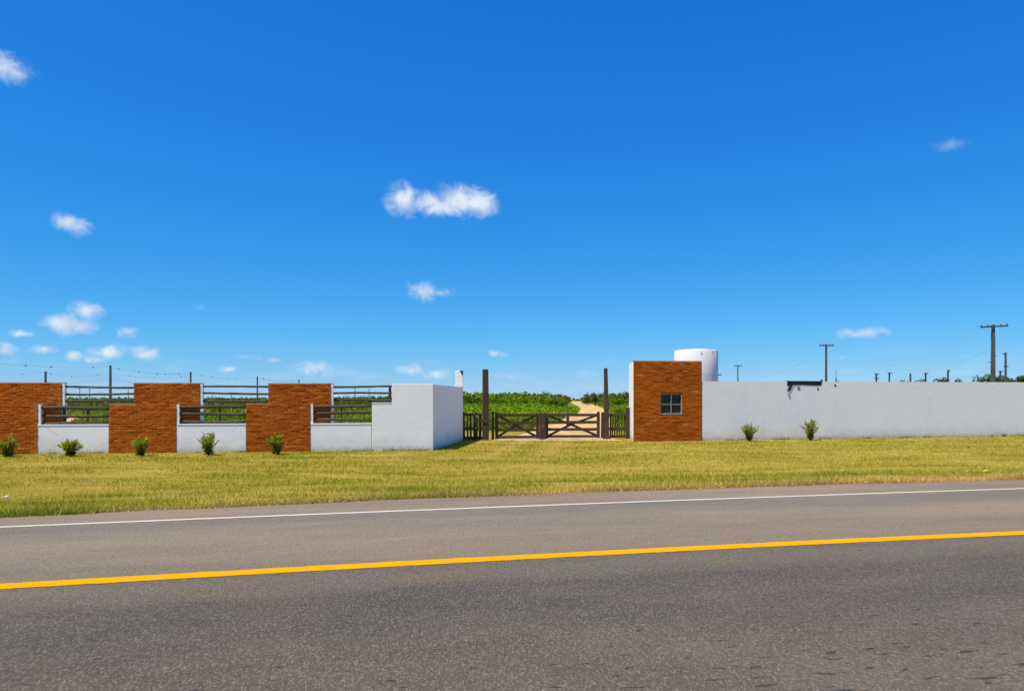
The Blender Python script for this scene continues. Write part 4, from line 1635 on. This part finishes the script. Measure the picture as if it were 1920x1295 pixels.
def ptop(key, dx=0.0, dz=0.0):
    p, h, _ = POLETOP[key]
    return (p.x + dx, p.y - .2, LOW + h + dz)


P0 = at(-190, 88, 655)
wire('top wire with dark beads sagging over the left brick walls', [(tuple(P0), ptop('P1', 0, -.25), .75), (ptop('P1', 0, -.25), ptop('P2', 0, -.2), .55), (ptop('P2', 0, -.2), ptop('P3', 0, -.2), .7),
     (ptop('P3', 0, -.2), ptop('P4', 0, -.2), .6), (ptop('P4', 0, -.2), tuple(at(640, 235, 716)), .5)], .022, 5, seed=1)
Q0 = at(-150, 130, 700)
Q2 = at(300, 170, 716)
wire('middle wire with a few beads running from the leftmost field pole', [(tuple(Q0), ptop('Q1', 0, -.2), .5), (ptop('Q1', 0, -.2), tuple(at(205, 150, 697)), .9), (tuple(at(205, 150, 697)), ptop('P2', 0, -.6), .9)], .022, 3, seed=4)
wire('lowest wire just above the left brick walls', [(tuple(at(-80, 130, 714)), ptop('P1', 0, -2.0), 1.0), (ptop('P1', 0, -2.0), ptop('P2', 0, -1.7), .8)], .022, 1, seed=6)
wire('faint wire drooping above the upper rails towards the white corner wall', [(ptop('P3', 0, -.5), tuple(at(720, 260, 712)), 1.6), (tuple(at(560, 230, 704)), tuple(at(860, 330, 717)), 1.0)], .025, 0, seed=7)
wire('pair of high wires between the big concrete pole and the tall dark pole', [(ptop('A', -1.6, -.15), ptop('B', 1.1, 0), 3.4), (ptop('A', -.9, -.25), ptop('B', -1.1, 0), 4.2)], .02, 0, seed=8)
wire('pair of high wires falling from the tall dark pole towards the tank', [(ptop('B', -1.1, 0), ptop('C', 1.0, 0), 2.6), (ptop('B', 1.1, 0), ptop('C', -1.0, 0), 3.4)], .02, 0, seed=9)
wire('low wires from the side of the big concrete pole to the far plain pole', [(ptop('A', -.5, -3.1), tuple(at(1690, 170, 690)), 1.4), (ptop('A', -.3, -5.2), ptop('I', .2, -.3), 1.6)], .02, 0, seed=10)
wire('wires leaving the big concrete pole across the right picture edge', [(ptop('A', .4, -2.2), tuple(at(2050, 80, 668)), 1.2), (ptop('A', 1.6, 0), tuple(at(2080, 75, 612)), .8)], .018, 0, seed=11)
wire('wires leaving the slim pole across the right picture edge', [(ptop('D', .3, -.2), tuple(at(2050, 100, 672)), .8), (ptop('D', .3, -2.2), tuple(at(2050, 95, 700)), .9)], .018, 1, seed=12)
wire('faint far wire strung between the small poles above the wall', [(ptop('F', 0, -.2), ptop('H', 0, -.2), 1.2), (ptop('H', 0, -.2), ptop('I', 0, -.4), 1.2)], .022, 0, seed=13)

# ------------------------------------------------------------------ small litter
p = ground_at(9, 916.5, -.10)
me = MB().slab([(-.06, 0), (.065, .0), (.06, .02), (.01, .03), (-.05, .012)], -.03, .03)
o = me.build('paper_scrap', mat_plain('dirty_paper', (.75, .72, .66), .8, .2), bevel=.004)
o.location = (p.x, p.y, float(zg(p.x, p.y)) + .012)
tag(o, 'crumpled whitish paper scrap on the verge at the left picture edge', 'litter')
p = ground_at(1850, 883, -.05)
o = MB().slab([(-.075, 0), (.07, 0), (.08, .02), (.015, .038), (-.04, .02)], -.04, .04).build('plastic_scrap', mat_plain('yellow_plastic', (.80, .70, .02), .4, .4), bevel=.004)
o.location = (p.x, p.y, float(zg(p.x, p.y)) + .02)
tag(o, 'small bright yellow plastic scrap on the verge at the right', 'litter')

# dark dead weed at the foot of the long white wall
p = ground_at(1882, 818.6)
root = thing('dead_weed', 'small dark dead weed at the foot of the long wall, far right', 'weed', p)
P = np.zeros((26, 3)) + npr.normal(0, .03, (26, 3)) * np.array((1, 1, 0))
D = unit(np.stack([npr.normal(0, .7, 26), npr.normal(0, .4, 26), np.ones(26)], 1))
obj('stalks', np_mesh('stalks', leaf_polys(P, D, npr.uniform(.08, .28, 26), npr.uniform(.012, .03, 26), .2), 4, np.array((.05, .045, .03)) * npr.uniform(.5, 1.6, (26, 1))), M_LEAF, root)
